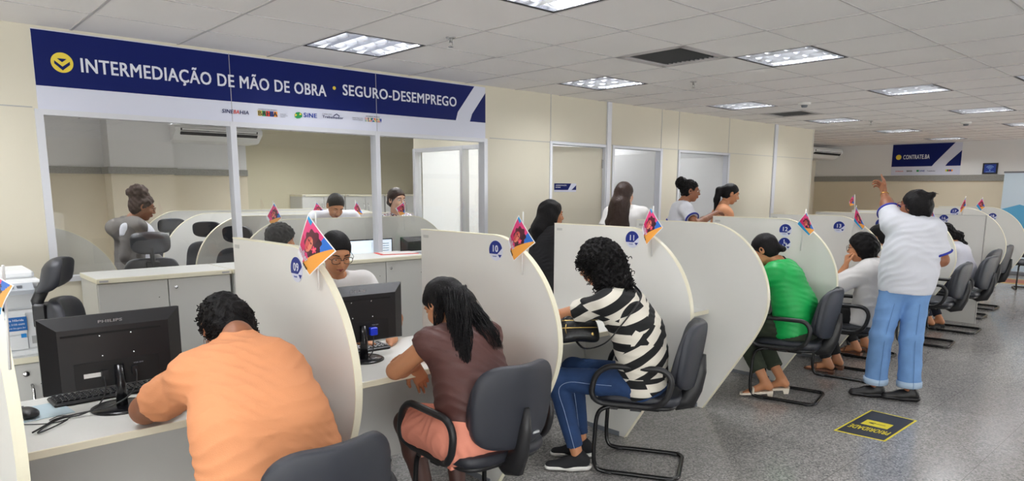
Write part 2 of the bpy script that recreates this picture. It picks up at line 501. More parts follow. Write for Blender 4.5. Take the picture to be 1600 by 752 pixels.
M_edge = mat('cream_edge_band', rgb(236, 231, 208), .4)
M_top = mat('white_desk_laminate', rgb(232, 232, 228), .35)
M_glass = glass_mat('partition_glass', (.985, .99, .985, 1), 1.6)
M_navy = mat('banner_navy', rgb(10, 26, 96), .5, spec=.2)
M_banwhite = mat('banner_white', rgb(214, 217, 234), .45)
M_txtw = mat('lettering_white', rgb(226, 228, 240), .5)
M_yel = mat('emblem_yellow', rgb(238, 212, 72), .5)
M_navytxt = mat('lettering_navy', rgb(26, 34, 92), .5)
M_redtxt = mat('lettering_red', rgb(214, 62, 46), .5)
M_green = mat('emblem_green', rgb(20, 140, 72), .5)
M_bluetxt = mat('lettering_blue', rgb(22, 60, 160), .5)
M_greytxt = mat('lettering_grey', rgb(150, 152, 165), .5)
M_blk = mat('printed_black', rgb(24, 22, 26), .5)
M_org = mat('printed_orange', rgb(240, 150, 40), .5)
M_chrome = mat('polished_metal', rgb(200, 200, 200), .2, metal=1)
M_refl = mat('mirror_reflector', rgb(225, 225, 228), .18, metal=1)
M_bladec = mat('louvre_blade', rgb(205, 208, 216), .3, metal=.9)
M_dark = mat('dark_slot', rgb(12, 12, 13), .8)
M_plb = mat('black_plastic', rgb(26, 26, 29), .42, bump=.08, bscale=500)
M_plbg = mat('black_gloss_plastic', rgb(22, 22, 26), .25)
M_vinyl = mat('black_vinyl_upholstery', rgb(40, 42, 50), .42, bump=.25, bscale=700)
M_shell = mat('black_chair_shell', rgb(44, 47, 56), .4, bump=.3, bscale=900)
M_steel = mat('black_painted_steel', rgb(14, 14, 16), .25)
M_tube = mat('lit_fluorescent_tube', (1, .98, .95, 1), .5, emit=7)
M_wplastic = mat('white_plastic', rgb(232, 232, 230), .4)
M_gplastic = mat('grey_plastic', rgb(120, 124, 132), .45)
M_pink = mat('printed_pink', rgb(222, 46, 112), .5)

CEIL = 2.62
PX, X0 = .65, 3.0
PY, Y0 = .62, 1.68
# ---------------------------------------------------------------- floor, ceiling
struct('floor', MB().box((-5, -6, -.1), (17, 12.2, 0)), M_floor)
FIX = []     # (tile ix, tile iy): lower corner X0+ix*PX , Y0+iy*PY
for ix in (-9, -5, -1, 3, 7, 11, 15, 19):
    for iy in (4, 1, -3, -6, -9):
        FIX.append((ix, iy))
FIX.append((7, -1)); FIX.remove((7, -3))
FIX_IN = [(2, 6), (-4, 8), (-1, 8), (2, 8), (3, 10), (6, 13), (3, 14), (-4, 12), (-1, 12), (2, 12), (-4, 16), (0, 16), (-7, 9), (-7, 14)]   # the glazed office; first one added only to brighten the inner cabin
FIX_RM = [(4, 7), (6, 7), (8, 7)]
VENTS = [(2, 2), (9, 4)]
NOTILE = set(FIX+FIX_IN+FIX_RM+VENTS)
mb = MB()
bars = MB()
for ix in range(-13, 23):
    for iy in range(-13, 18):
        if (ix, iy) in NOTILE: continue
        x = X0+ix*PX; y = Y0+iy*PY
        a = (max(x, -5), max(y, -6)); b = (min(x+PX, 17), min(y+PY, 12.2))
        if b[0] <= a[0] or b[1] <= a[1]: continue
        dz = (rng.rand()-.5)*.0016
        mb.add([(a[0], a[1], CEIL+dz), (b[0], a[1], CEIL+dz), (b[0], b[1], CEIL+dz), (a[0], b[1], CEIL+dz)], [(0, 3, 2, 1)])
struct('ceiling', mb, M_tile)
for ix in range(-12, 23):
    x = X0+ix*PX
    if x < 17: bars.box((x-.008, -6, CEIL-.004), (x+.008, 12.2, CEIL+.03))
for iy in range(-12, 18):
    y = Y0+iy*PY
    if y < 12.2: bars.box((-5, y-.004, CEIL-.003), (17, y+.004, CEIL+.03))
b_ = struct('trim_1', bars, M_tbar)

# ---------------------------------------------------------------- front partition (Y 5.35 .. 5.41)
YW = 5.35; YB = 5.41
W = MB()
W.box((-5, YW, 0), (.81, YB, CEIL)).box((.81, YW, 0), (4.56, YB, 1.0)).box((.81, YW, 2.09), (4.56, YB, CEIL))
W.box((4.56, YW, 0), (5.49, YB, CEIL)).box((5.49, YW, 2.10), (6.40, YB, CEIL)).box((6.40, YW, 0), (6.55, YB, CEIL))
W.box((6.55, YW, 2.10), (7.49, YB, CEIL)).box((7.49, YW, 0), (7.91, YB, CEIL)).box((7.91, YW, 2.10), (9.13, YB, CEIL))
W.box((9.13, YW, 0), (11.84, YB, CEIL))
struct('wall_left', W, M_cream)
S = MB()
for x in (-.42, 5.47, 7.49, 7.87, 9.12, 11.80): S.box((x-.004, YW-.003, 0 if x not in (7.49, 5.47) else 2.1), (x+.004, YW, CEIL))
S.box((4.60, YW-.003, 2.115), (5.46, YW, 2.122)).box((5.49, YW-.003, 2.13), (11.84, YW, 2.136)).box((-5, YW-.003, 2.115), (.80, YW, 2.122))
struct('trim_2', S, M_seam)
S = MB()
for x0, x1 in ((6.405, 6.475), (10.45, 10.54)): S.box((x0, YW-.02, 0), (x1, YW, CEIL))
for x0, x1, d in ((5.49, 6.40, 1), (6.55, 7.49, 1), (7.91, 9.13, 1)):
    S.box((x0-.03, YW-.012, 0), (x0+.004, YB+.01, 2.13)).box((x1-.012, YW-.012, 0), (x1+.03, YB+.01, 2.13)).box((x0, YW-.012, 2.10), (x1, YB+.01, 2.13))
struct('trim_3', S, M_alu)
# windows of the glazed office
for i, (x0, x1) in enumerate(((.83, 2.05), (2.05, 3.30), (3.30, 4.54))):
    wn = link('window_%d' % (i+1), None); wn['kind'] = 'structure'
    f = MB(); a = x0-.022 if i == 0 else x0-.02; b = x1+.022
    f.box((x0-.022, YW-.018, 1.0), (x0+.022, YB+.01, 2.11)).box((x1-.0219, YW-.018, 1.0), (x1+.0219, YB+.01, 2.11)) if i == 2 else f.box((x0-.022, YW-.018, 1.0), (x0+.022, YB+.01, 2.11))
    f.box((x0+.022, YW-.016, 1.0), (x1-.022, YB+.01, 1.035)).box((x0+.022, YW-.016, 2.075), (x1-.022, YB+.01, 2.11))
    part('window_frame', f, M_alu, wn)
    part('window_pane', MB().box((x0+.022, YW+.024, 1.035), (x1-.022, YW+.030, 2.075)), M_glass, wn)

# big banner above the glass
bn = thing('office_banner', 'long navy banner above the glass wall reading INTERMEDIAÇÃO DE MÃO DE OBRA', 'banner', (2.7, YW, 2.1))
yb = YW-.008
g = MB()
def bp(mbb, poly, y, m=0): return mbb.prism(poly, 1, y, y+.002, m)
g.box((.83, yb, 2.10), (4.54, YW, 2.60))
part('banner_sheet', g, M_banwhite, bn, (2.7, YW, 2.1))
g = MB()
bp(g, [(.83, 2.255), (4.17, 2.262), (4.195, 2.34), (4.40, 2.595), (.83, 2.595)], yb-.002)
bp(g, [(4.345, 2.262), (4.372, 2.335), (4.54, 2.545), (4.54, 2.262)], yb-.002)
part('navy_field', g, M_navy, bn, (2.7, YW, 2.1))
for xs_ in (2.05, 3.30): part('sheet_seam', MB().box((xs_-.002, yb-.0035, 2.10), (xs_+.002, yb-.0018, 2.6)), M_seam, bn, (2.7, YW, 2.1))
UX = (1, 0, 0); UZ = (0, 0, 1); BO = (2.7, YW, 2.1); yt = yb-.0045
def disc(c, r, y, seg=40): return [(c[0]+r*math.cos(2*PI*k/seg), c[1]+r*math.sin(2*PI*k/seg)) for k in range(seg)]
part('yellow_emblem', bp(MB(), disc((.983, 2.408), .062, yt), yt), M_yel, bn, BO)
part('yellow_dot', bp(MB(), disc((2.902, 2.436), .014, yt), yt), M_yel, bn, BO)
g = MB(); bp(g, [(.940, 2.418), (.983, 2.383), (1.026, 2.418), (1.026, 2.398), (.983, 2.360), (.940, 2.398)], yt-.002)
bp(g, [(.957, 2.432), (1.009, 2.432), (.983, 2.410)], yt-.002)
part('emblem_mark', g, M_navy, bn, BO)
put_text('lettering', 'INTERMEDIAÇÃO DE MÃO DE OBRA', M_txtw, (1.086, yt, 2.362), UX, (0, 0, 1), w=1.742, h=.088, parent=bn, bold=.022, base=BO)
put_text('lettering', 'SEGURO-DESEMPREGO', M_txtw, (2.978, yt, 2.388), UX, UZ, w=1.20, h=.086, parent=bn, bold=.022, base=BO)
put_text('lettering', 'SINE', M_navytxt, (1.974, yt, 2.17), UX, UZ, w=.082, h=.028, parent=bn, bold=.02, shear=.15, base=BO)
put_text('lettering', 'BA', M_redtxt, (2.060, yt, 2.17), UX, UZ, w=.042, h=.028, parent=bn, bold=.02, shear=.15, base=BO)
put_text('lettering', 'HIA', M_navytxt, (2.106, yt, 2.17), UX, UZ, w=.07, h=.028, parent=bn, bold=.02, shear=.15, base=BO)
put_text('lettering', 'GOVERNO DO ESTADO', M_greytxt, (2.25, yt, 2.214), UX, UZ, w=.15, h=.009, parent=bn, base=BO)
g = MB()
for k, (c, cc) in enumerate(((0, 0),)): pass
cols = [M_yel, M_green, M_redtxt, M_bluetxt, M_org]
for k in range(5): g.box((2.247+.031*k, yt, 2.168), (2.278+.031*k, yb-.002, 2.208), k)
part('patterned_field', g, cols, bn, BO)
put_text('lettering', 'BAHIA', M_blk, (2.249, yt-.002, 2.171), UX, UZ, w=.152, h=.034, parent=bn, bold=.03, base=BO)
for r_ in range(3): put_text('lettering', ('SECRETARIA', 'DO TRABALHO', 'EMPREGO')[r_], M_greytxt, (2.425, yt, 2.19-.011*r_), UX, UZ, h=.006, parent=bn, base=BO)
g = MB(); bp(g, [(2.545, 2.178), (2.562, 2.168), (2.588, 2.172), (2.608, 2.184), (2.608, 2.208), (2.585, 2.220), (2.560, 2.216), (2.545, 2.2)], yt)
part('green_emblem', g, M_green, bn, BO)
g = MB(); bp(g, [(2.548, 2.182), (2.566, 2.196), (2.548, 2.206)], yt-.002); bp(g, [(2.590, 2.214), (2.604, 2.200), (2.582, 2.196)], yt-.002)
part('emblem_star', g, M_yel, bn, BO)
put_text('lettering', 'SiNE', M_bluetxt, (2.621, yt, 2.184), UX, UZ, w=.115, h=.034, parent=bn, bold=.03, base=BO)
put_text('lettering', 'CASA DO', M_greytxt, (2.785, yt, 2.214), UX, UZ, w=.085, h=.014, parent=bn, base=BO)
put_text('lettering', 'Trabalhador', M_navytxt, (2.785, yt, 2.190), UX, UZ, w=.19, h=.019, parent=bn, bold=.03, base=BO)
g = MB(); bp(g, [(2.885, 2.214), (2.915, 2.232), (2.945, 2.214), (2.938, 2.210), (2.915, 2.224), (2.892, 2.210)], yt)
part('roof_emblem', g, M_navytxt, bn, BO)
for r_ in range(2): put_text('lettering', ('MINISTÉRIO DO', 'TRABALHO E EMPREGO')[r_], M_greytxt, (3.06, yt, 2.205-.014*r_), UX, UZ, w=.1, h=.008, parent=bn, base=BO)
put_text('lettering', 'GOVERNO FEDERAL', M_blk, (3.19, yt, 2.228), UX, UZ, w=.14, h=.007, parent=bn, base=BO)
g = MB()
pal = [M_yel, M_green, M_bluetxt, M_redtxt, M_org, M_blk]
for k in range(12):
    xx = 3.185+.0135*k
    g.box((xx, yt, 2.188), (xx+.0125, yb-.002, 2.203), (k*5+1) % 6).box((xx, yt, 2.203), (xx+.0125, yb-.002, 2.219), (k*7+3) % 6)
part('mosaic_emblem', g, pal, bn, BO)
put_text('lettering', 'BRASIL', M_banwhite, (3.187, yt-.002, 2.191), UX, UZ, w=.158, h=.026, parent=bn, bold=.0, base=BO)

# ---------------------------------------------------------------- small rooms behind the doors
R = MB(); R.box((5.41, 5.41, 0), (5.47, 7.66, CEIL)).box((6.44, 5.41, 0), (6.50, 7.6, CEIL)).box((7.66, 5.41, 0), (7.72, 7.6, CEIL)).box((9.4, 5.41, 0), (9.46, 7.6, CEIL))
R.box((5.47, 7.6, 0), (11.9, 7.66, CEIL))
struct('wall_rooms', R, M_white)
d = link('door_1', None, loc=(6.40, YW+.03, 0)); d['kind'] = 'structure'; d.rotation_euler = (0, 0, -.10)
part('door_leaf', MB().bbox((-.90, .0, .01), (-.015, .036, 2.09), .003), M_cream, d)
g = MB(); g.lathe([(.0, 0), (.011, 0), (.011, .05), (0, .05)], (-.84, -.05, 1.02), 12, axis=1).box((-.84, -.052, 1.01), (-.72, -.038, 1.03))
part('door_handle', g, M_chrome, d)
g = MB()
for z in (.3, 1.1, 1.86): g.box((-.03, -.012, z), (.012, .0, z+.10))
part('door_hinge', g, M_chrome, d)
ds = thing('door_sign', 'small navy and white sign fixed on the cream door', 'sign', (5.80, YW, 1.58))
c, s_ = math.cos(.10), math.sin(.10); ux = (c, -s_, 0); nx = (-s_, -c, 0)
def dp(x, z, o): # on the leaf plane
    t = x-6.40; return (6.40+t*c-o*s_, YW+.03-t*s_-o*c, z)
def quadp(mbb, pts, o, m=0): return mbb.add([dp(x, z, o) for x, z in pts]+[dp(x, z, o-.003) for x, z in pts], [tuple(range(len(pts))), tuple(range(len(pts), 2*len(pts)))[::-1]]+[(i, (i+len(pts)), (i+1) % len(pts)+len(pts), (i+1) % len(pts)) for i in range(len(pts))], m)
g = MB(); quadp(g, [(5.641, 1.585), (5.970, 1.585), (5.970, 1.68), (5.641, 1.68)], .004, 0); quadp(g, [(5.641, 1.607), (5.845, 1.607), (5.895, 1.68), (5.641, 1.68)], .006, 1); quadp(g, [(5.90, 1.607), (5.970, 1.607), (5.970, 1.66)], .006, 1)
part('sign_plate', g, [M_banwhite, M_navy], ds, (5.80, YW, 1.58))
put_text('lettering', 'ADMINISTRAÇÃO', M_txtw, dp(5.66, 1.652, .008), (c, -s_, 0), UZ, w=.16, h=.013, parent=ds, base=(5.80, YW, 1.58))
put_text('lettering', 'DE REDE', M_txtw, dp(5.66, 1.630, .008), (c, -s_, 0), UZ, w=.07, h=.013, parent=ds, base=(5.80, YW, 1.58))
for n, x, yw_, rz in ((2, 7.50, YB+.02, -1.60), (3, 9.16, YB+.02, -1.62)):
    d = link('door_%d' % n, None, loc=(x, yw_, 0)); d['kind'] = 'structure'; d.rotation_euler = (0, 0, rz)
    part('door_leaf', MB().bbox((-.86, .0, .01), (-.01, .036, 2.08), .003), M_white, d)
    part('door_handle', MB().box((-.80, -.04, 1.01), (-.70, .0, 1.03)), M_chrome, d)

# ---------------------------------------------------------------- glazed office shell and far room shell
g = MB(); g.box((-5, 12, 0), (4.8, 12.1, 1.82)); struct('wall_office_back', g, M_beige)
struct('wall_office_upper', MB().box((-5, 12, 1.92), (4.8, 12.1, CEIL)).box((2.62, 11.6, 1.92), (3.50, 12, CEIL)), M_white)
struct('wall_office_column', MB().box((2.62, 11.6, 0), (3.50, 12, 1.82)), M_beige)
struct('trim_4', MB().box((-5, 11.96, 1.82), (4.8, 12.1, 1.92)).box((2.58, 11.56, 1.82), (3.54, 12, 1.92)), M_band)
struct('wall_office_side', MB().box((4.8, 12, 0), (12, 12.1, CEIL)), M_olive)
# inner glazed cabin, wall along X = 4.56
g = MB(); g.box((4.56, 5.41, 0), (4.62, 6.62, 1.03)).box((4.56, 5.41, 2.03), (4.62, 6.62, CEIL)); struct('wall_cabin', g, M_cream)
wn = link('window_4', None); wn['kind'] = 'structure'
g = MB()
for y in (5.42, 5.72, 6.58): g.box((4.545, y, 1.0), (4.635, y+.04, 2.06))
g.box((4.55, 5.42, 1.0), (4.63, 6.62, 1.04)).box((4.55, 5.42, 2.02), (4.63, 6.62, 2.06))
part('window_frame', g, M_alu, wn); part('window_pane', MB().box((4.588, 5.46, 1.04), (4.594, 6.58, 2.02)), M_glass, wn)

XF = 16.8
struct('wall_far', MB().box((XF, -6, 0), (XF+.1, 7.6, 1.81)), M_beige)
struct('wall_far_upper', MB().box((XF, -6, 1.93), (XF+.1, 7.6, CEIL)), M_white)
struct('trim_5', MB().box((XF-.03, -6, 1.81), (XF+.1, 7.6, 1.93)), M_band)
struct('wall_far_side', MB().box((11.84, 7.5, 0), (XF, 7.6, CEIL)).box((11.80, YB, 0), (11.86, 7.5, CEIL)), M_cream)
struct('wall_right', MB().box((-5, -6.1, 0), (17, -6, CEIL)), M_beige)
struct('wall_rear', MB().box((-5.1, -6, 0), (-5, 12, CEIL)), M_beige)

# ---------------------------------------------------------------- ceiling fixtures
def make_fixture():
    t = thing('ceiling_light', 'square recessed fluorescent light with mirrored louvre', 'ceiling light', (0, 0, CEIL))
    w2, d2 = PX/2-.012, PY/2-.010
    g = MB()
    g.box((-w2, -d2, .0), (-w2+.012, d2, .12)).box((w2-.012, -d2, 0), (w2, d2, .12)).box((-w2, -d2, 0), (w2, -d2+.012, .12)).box((-w2, d2-.012, 0), (w2, d2, .12)).box((-w2, -d2, .11), (w2, d2, .12))
    part('housing', g, M_refl, t)
    g = MB(); g.box((-w2-.003, -d2-.003, -.004), (-w2+.010, d2+.003, .004)).box((w2-.010, -d2-.003, -.004), (w2+.003, d2+.003, .004)).box((-w2, -d2-.003, -.004), (w2, -d2+.010, .004)).box((-w2, d2-.010, -.004), (w2, d2+.003, .004))
    part('rim', g, M_dark, t)
    g = MB()
    for k in range(3):          # long parabolic dividers
        x = -w2+(k+1)*2*w2/4
        g.add([(x-.020, -d2, .046), (x+.020, -d2, .046), (x+.002, -d2, .002), (x-.002, -d2, .002), (x-.020, d2, .046), (x+.020, d2, .046), (x+.002, d2, .002), (x-.002, d2, .002)],
              [(0, 3, 7, 4), (1, 5, 6, 2), (3, 2, 6, 7), (0, 4, 5, 1)])
    for k in range(4):
        y = -d2+(k+.5)*2*d2/4
        for i in range(4):      # arched cross blades
            xa = -w2+i*2*w2/4+.004; xb = xa+2*w2/4-.008; n = 8; V = []; F = []
            for q in range(n+1):
                u = q/n; x = xa+(xb-xa)*u; zz = .002+.020*(2*u-1)**2
                V += [(x, y-.002, zz), (x, y+.002, zz), (x, y-.013, .046), (x, y+.013, .046)]
            for q in range(n): a = 4*q; b = a+4; F += [(a, b, b+1, a+1), (a, a+2, b+2, b), (a+1, b+1, b+3, a+3), (a+2, a+3, b+3, b+2)]
            g.add(V, F)
    part('louvre', g, M_bladec, t)
    for k in range(4):
        x = -w2+(k+.5)*2*w2/4
        g = MB(); g.tube([(x, -d2+.02, .062), (x, d2-.02, .062)], .008, 8); part('tube', g, M_tube, t)
    ld = bpy.data.lights.new('lamp_glow', 'AREA'); ld.shape = 'RECTANGLE'; ld.size = .56; ld.size_y = .54; ld.energy = LAMP_W; ld.color = (.97, .985, 1.0)
    lo = link('lamp', ld, t, (0, 0, .085))
    return t
fx0 = make_fixture(); first = True
ld_in = [c_ for c_ in fx0.children if c_.type == 'LIGHT'][0].data.copy(); ld_in.energy = LAMP_W*1.9; ld_rm = ld_in.copy(); ld_rm.energy = LAMP_W*.7
LBL = {(-1, 4): 'recessed louvred ceiling light just above the navy banner', (-1, 1): 'recessed louvred ceiling light at the top edge of the photo, left of the vent',
       (3, 4): 'recessed louvred ceiling light near the wall, beside the square air vent', (3, 1): 'large recessed louvred ceiling light right of the square air vent',
       (7, 4): 'recessed louvred ceiling light near the wall above the second door', (7, 1): 'recessed louvred ceiling light above the woman who points',
       (7, -1): 'recessed louvred ceiling light cut off by the right edge of the photo',
       (11, 4): 'faint recessed ceiling light near the end of the cream partition', (11, 1): 'recessed ceiling light above the small blue wall sign',
       (15, 4): 'far recessed ceiling light left of the CONTRATE.BA banner', (15, 1): 'far recessed ceiling light right of the CONTRATE.BA banner top',
       (19, 4): 'farthest recessed ceiling light on the left, close to the far wall', (19, 1): 'farthest recessed ceiling light on the right, close to the far wall'}
for (ix, iy) in FIX+FIX_IN+FIX_RM:
    o = fx0 if first else copy_tree(fx0); first = False
    o.location = (X0+(ix+.5)*PX, Y0+(iy+.5)*PY, CEIL)
    if (ix, iy) in LBL: o['label'] = LBL[(ix, iy)]; o['group'] = 'ceiling lights of the public hall'
    elif (ix, iy) in FIX_IN:
        for c_ in o.children:
            if c_.type == 'LIGHT': c_.data = ld_in
        o['label'] = 'recessed louvred ceiling light inside the glazed office'; o['group'] = 'ceiling lights of the glazed office'
    elif (ix, iy) in FIX_RM:
        for c_ in o.children:
            if c_.type == 'LIGHT': c_.data = ld_rm
        o['label'] = 'recessed ceiling light inside a small side room'; o['group'] = 'ceiling lights of the side rooms'
    else: o['label'] = 'recessed louvred ceiling light outside the photo'; o['group'] = 'ceiling lights of the hall behind the camera'

def make_vent():
    t = thing('ceiling_vent', 'square louvred air vent in the ceiling', 'vent', (0, 0, CEIL))
    w2, d2 = PX/2-.012, PY/2-.010
    g = MB()
    for (a, b) in (((-w2, -d2), (w2, -d2+.05)), ((-w2, d2-.05), (w2, d2)), ((-w2, -d2), (-w2+.05, d2)), ((w2-.05, -d2), (w2, d2))): g.box((a[0], a[1], -.004), (b[0], b[1], .01))
    part('frame', g, M_tbar, t)
    g = MB(); g.box((-w2, -d2, .09), (w2, d2, .10)).box((-w2, -d2, .0), (-w2+.01, d2, .1)).box((w2-.01, -d2, 0), (w2, d2, .1)).box((-w2, -d2, 0), (w2, -d2+.01, .1)).box((-w2, d2-.01, 0), (w2, d2, .1))
    part('duct_box', g, M_dark, t)
    g = MB(); n = 12
    for k in range(n):
        y = -d2+.055+(k+.2)*(2*d2-.11)/n
        g.add([(-w2+.05, y, .0), (w2-.05, y, .0), (w2-.05, y+.022, .022), (-w2+.05, y+.022, .022), (-w2+.05, y, .003), (w2-.05, y, .003), (w2-.05, y+.022, .025), (-w2+.05, y+.022, .025)],
              [(0, 1, 2, 3)[::-1], (4, 5, 6, 7), (0, 4, 7, 3), (1, 2, 6, 5)])
    part('slats', g, mat('vent_slat_grey', rgb(150, 150, 150), .5), t)
    return t
v0 = make_vent(); v1 = copy_tree(v0)
v0.location = (X0+2.5*PX, Y0+2.5*PY, CEIL); v0['label'] = 'square grey louvred air vent in the middle of the ceiling'
v1.location = (X0+9.5*PX, Y0+4.5*PY, CEIL); v1['label'] = 'distant flat air vent in the ceiling close to the partition top'

def sprinkler(x, y, label):
    t = thing('sprinkler_head', label, 'sprinkler', (x, y, CEIL), group='sprinklers in the ceiling')
    g = MB(); g.lathe([(.0, 0), (.035, 0), (.03, -.006), (.012, -.012), (.010, -.03), (.0, -.03)], (0, 0, 0), 20); part('escutcheon', g, M_chrome, t)
    g = MB(); g.tube([(-.012, 0, -.028), (-.014, 0, -.045), (0, 0, -.058)], .0025, 6).tube([(.012, 0, -.028), (.014, 0, -.045), (0, 0, -.058)], .0025, 6).lathe([(0, -.058), (.018, -.058), (.018, -.061), (0, -.061)], (0, 0, 0), 16)
    part('deflector', g, M_chrome, t)
sprinkler(2.97, 3.85, 'chrome sprinkler head in the ceiling right of the nearest full light')
sprinkler(5.80, 3.80, 'small sprinkler head in the ceiling right of the square air vent')
sprinkler(10.9, 4.1, 'distant sprinkler head in the ceiling beyond the partition')
def detector(x, y, label):
    t = thing('smoke_detector', label, 'smoke detector', (x, y, CEIL), group='smoke detectors in the ceiling')
    g = MB(); g.lathe([(0, 0), (.07, 0), (.07, -.022), (.05, -.03), (0, -.03)], (0, 0, 0), 24); part('base', g, M_wplastic, t)
    g = MB(); g.lathe([(0, -.03), (.038, -.03), (.03, -.055), (0, -.055)], (0, 0, 0), 24); part('sensor_dome', g, M_gplastic, t)
detector(8.1, 3.80, 'white smoke detector in the ceiling near the middle light')
detector(12.1, 3.2, 'distant smoke detector in the ceiling near the far banner')

# ---------------------------------------------------------------- air conditioners
def air_con(label, loc, rz, w=1.3):
    t = thing('air_conditioner', label, 'air conditioner', loc, rz)
    prof = [(0, 0), (0, .24), (-.62, .24), (-.66, .20), (-.66, .14), (-.50, .02), (-.40, 0)]
    g = MB(); g.prism([(y, z) for y, z in prof], 0, -w/2, w/2); part('body', g, M_wplastic, t)
    g = MB(); g.prism([(-.665, .15), (-.665, .19), (-.60, .19), (-.60, .15)], 0, -w/2+.08, w/2-.08); g.prism([(-.63, .09), (-.662, .135), (-.60, .14)], 0, -w/2+.08, w/2-.08); part('outlet_slot', g, M_dark, t)
    g = MB(); g.add([(-w/2+.1, -.668, .16), (w/2-.1, -.668, .16), (w/2-.1, -.672, .185), (-w/2+.1, -.672, .185)], [(0, 1, 2, 3)]); part('vane', g, M_wplastic, t)
    return t
air_con('white air conditioner under the ceiling seen through the glass', (4.15, 11.99, 2.33), 0.0, 1.35)
air_con('white air conditioner under the ceiling beyond the end of the cream partition', (15.9, 7.49, 2.30), 0.0, 1.5)

# ---------------------------------------------------------------- far banner and wall sign
fb = thing('wall_banner', 'navy and white banner lettered CONTRATE.BA on the far wall', 'banner', (XF, 5.1, 1.95))
FBO = (XF, 5.1, 1.95); FX = (0, -1, 0)
def fy(u): return 5.80-u*1.34      # u 0..1 left to right
def fpoly(mbb, pts, o, m=0): return mbb.prism([(fy(u), z) for u, z in pts], 0, XF-o, XF-o+.004, m)
g = MB(); fpoly(g, [(0, 1.94), (1, 1.94), (1, 2.605), (0, 2.605)], .008); part('banner_sheet', g, M_banwhite, fb, FBO)
g = MB(); fpoly(g, [(0, 2.125), (.60, 2.125), (.64, 2.20), (.90, 2.605), (0, 2.605)], .012); fpoly(g, [(.79, 2.125), (.82, 2.19), (1, 2.44), (1, 2.125)], .012); part('navy_field', g, M_navy, fb, FBO)
g = MB(); g.prism([(fy(.10)+.055*math.cos(a*PI/16), 2.33+.055*math.sin(a*PI/16)) for a in range(32)], 0, XF-.016, XF-.012); part('yellow_emblem', g, M_yel, fb, FBO)
put_text('lettering', 'CONTRATE.BA', M_txtw, (XF-.016, fy(.17), 2.285), FX, UZ, w=.52, h=.09, parent=fb, bold=.03, base=FBO)
put_text('lettering', 'SINEBAHIA', M_redtxt, (XF-.016, fy(.07), 2.015), FX, UZ, w=.16, h=.024, parent=fb, bold=.02, base=FBO)
put_text('lettering', 'BAHIA', M_blk, (XF-.016, fy(.24), 2.012), FX, UZ, w=.11, h=.034, parent=fb, bold=.04, base=FBO)
put_text('lettering', 'SiNE', M_bluetxt, (XF-.016, fy(.43), 2.012), FX, UZ, w=.10, h=.034, parent=fb, bold=.04, base=FBO)
g = MB(); fpoly(g, [(.385, 2.01), (.42, 2.01), (.42, 2.05), (.385, 2.05)], .016); part('green_emblem', g, M_green, fb, FBO)
put_text('lettering', 'Trabalhador', M_navytxt, (XF-.016, fy(.54), 2.012), FX, UZ, w=.16, h=.024, parent=fb, bold=.02, base=FBO)
g = MB()
for k in range(5): fpoly(g, [(.80+.02*k, 2.01), (.82+.02*k, 2.01), (.82+.02*k, 2.05), (.80+.02*k, 2.05)], .016, k)
part('mosaic_emblem', g, cols, fb, FBO)
ws = thing('wall_sign', 'small blue sign with a wireless symbol in a black frame on the far wall', 'sign', (XF, 3.93, 1.94))
WO = (XF, 3.93, 1.94)
g = MB(); g.box((XF-.02, 3.80, 1.945), (XF, 4.06, 2.165)); part('frame', g, M_blk, ws, WO)
g = MB(); g.box((XF-.022, 3.83, 1.975), (XF-.019, 4.03, 2.14)); part('blue_face', g, M_bluetxt, ws, WO)
g = MB()
for r_ in (.03, .055, .08): g.tube([(XF-.026, 3.93+r_*math.cos(a), 2.03+r_*math.sin(a)) for a in np.linspace(PI*.22, PI*.78, 9)], .006, 5)
g.sell((XF-.024, 3.93, 2.02), (.004, .012, .012)); g.box((XF-.025, 3.86, 1.985), (XF-.021, 4.0, 1.995))
part('wireless_symbol', g, mat('symbol_light_blue', rgb(150, 190, 240), .5), ws, WO)
# ---------------------------------------------------------------- counter dividers and desks
def catmull(pts, n=8, closed=False):
    P = [np.array(p, float) for p in pts]; out = []
    m = len(P)
    rngi = range(m if closed else m-1)
    for i in rngi:
        p0 = P[(i-1) % m] if (closed or i > 0) else P[i]; p1 = P[i]; p2 = P[(i+1) % m]; p3 = P[(i+2) % m] if (closed or i+2 < m) else P[(i+1) % m]
        for k in range(n):
            t = k/n; out.append(.5*((2*p1)+(-p0+p2)*t+(2*p0-5*p1+4*p2-p3)*t*t+(-p0+3*p1-3*p2+p3)*t**3))
    if not closed: out.append(P[-1])
    return out
YBK = 3.36
CURVE = catmull([(2.78, 1.38), (2.66, 1.375), (2.54, 1.335), (2.42, 1.255), (2.32, 1.14), (2.255, 1.0), (2.235, .86), (2.26, .73), (2.32, .60), (2.40, .47)], 5)+[np.array((2.70, .0))]
OUT = [(YBK, 0), (YBK, 1.38)]+[tuple(p) for p in CURVE]
def divider_mesh(t=.026):
    g = MB(); g.prism([(y, z) for y, z in OUT], 0, -t/2, t/2); return g
def strip(path, width, thick, g):      # flat band following a path in the YZ plane (x = -width/2 .. width/2)
    n = len(path); V = []; F = []
    for i, p in enumerate(path):
        a = np.array(path[max(i-1, 0)]); b = np.array(path[min(i+1, n-1)]); d = unit(b-a); nn = np.array((d[1], -d[0]))
        for q in (np.array(p)-nn*.0005, np.array(p)+nn*thick):
            V += [(-width/2, q[0], q[1]), (width/2, q[0], q[1])]
    for i in range(n-1):
        a = 4*i; b = a+4
        F += [(a+2, a+3, b+3, b+2), (a, b, b+1, a+1), (a, a+2, b+2, b), (a+1, b+1, b+3, a+3)]
    F += [(0, 1, 3, 2), (4*n-4, 4*n-2, 4*n-1, 4*n-3)]
    g.add(V, F); return g
XS = [.225, 1.27, 2.37, 3.50, 4.43, 5.54, 6.60, 7.62, 8.60, 9.80, 10.70, 11.78]
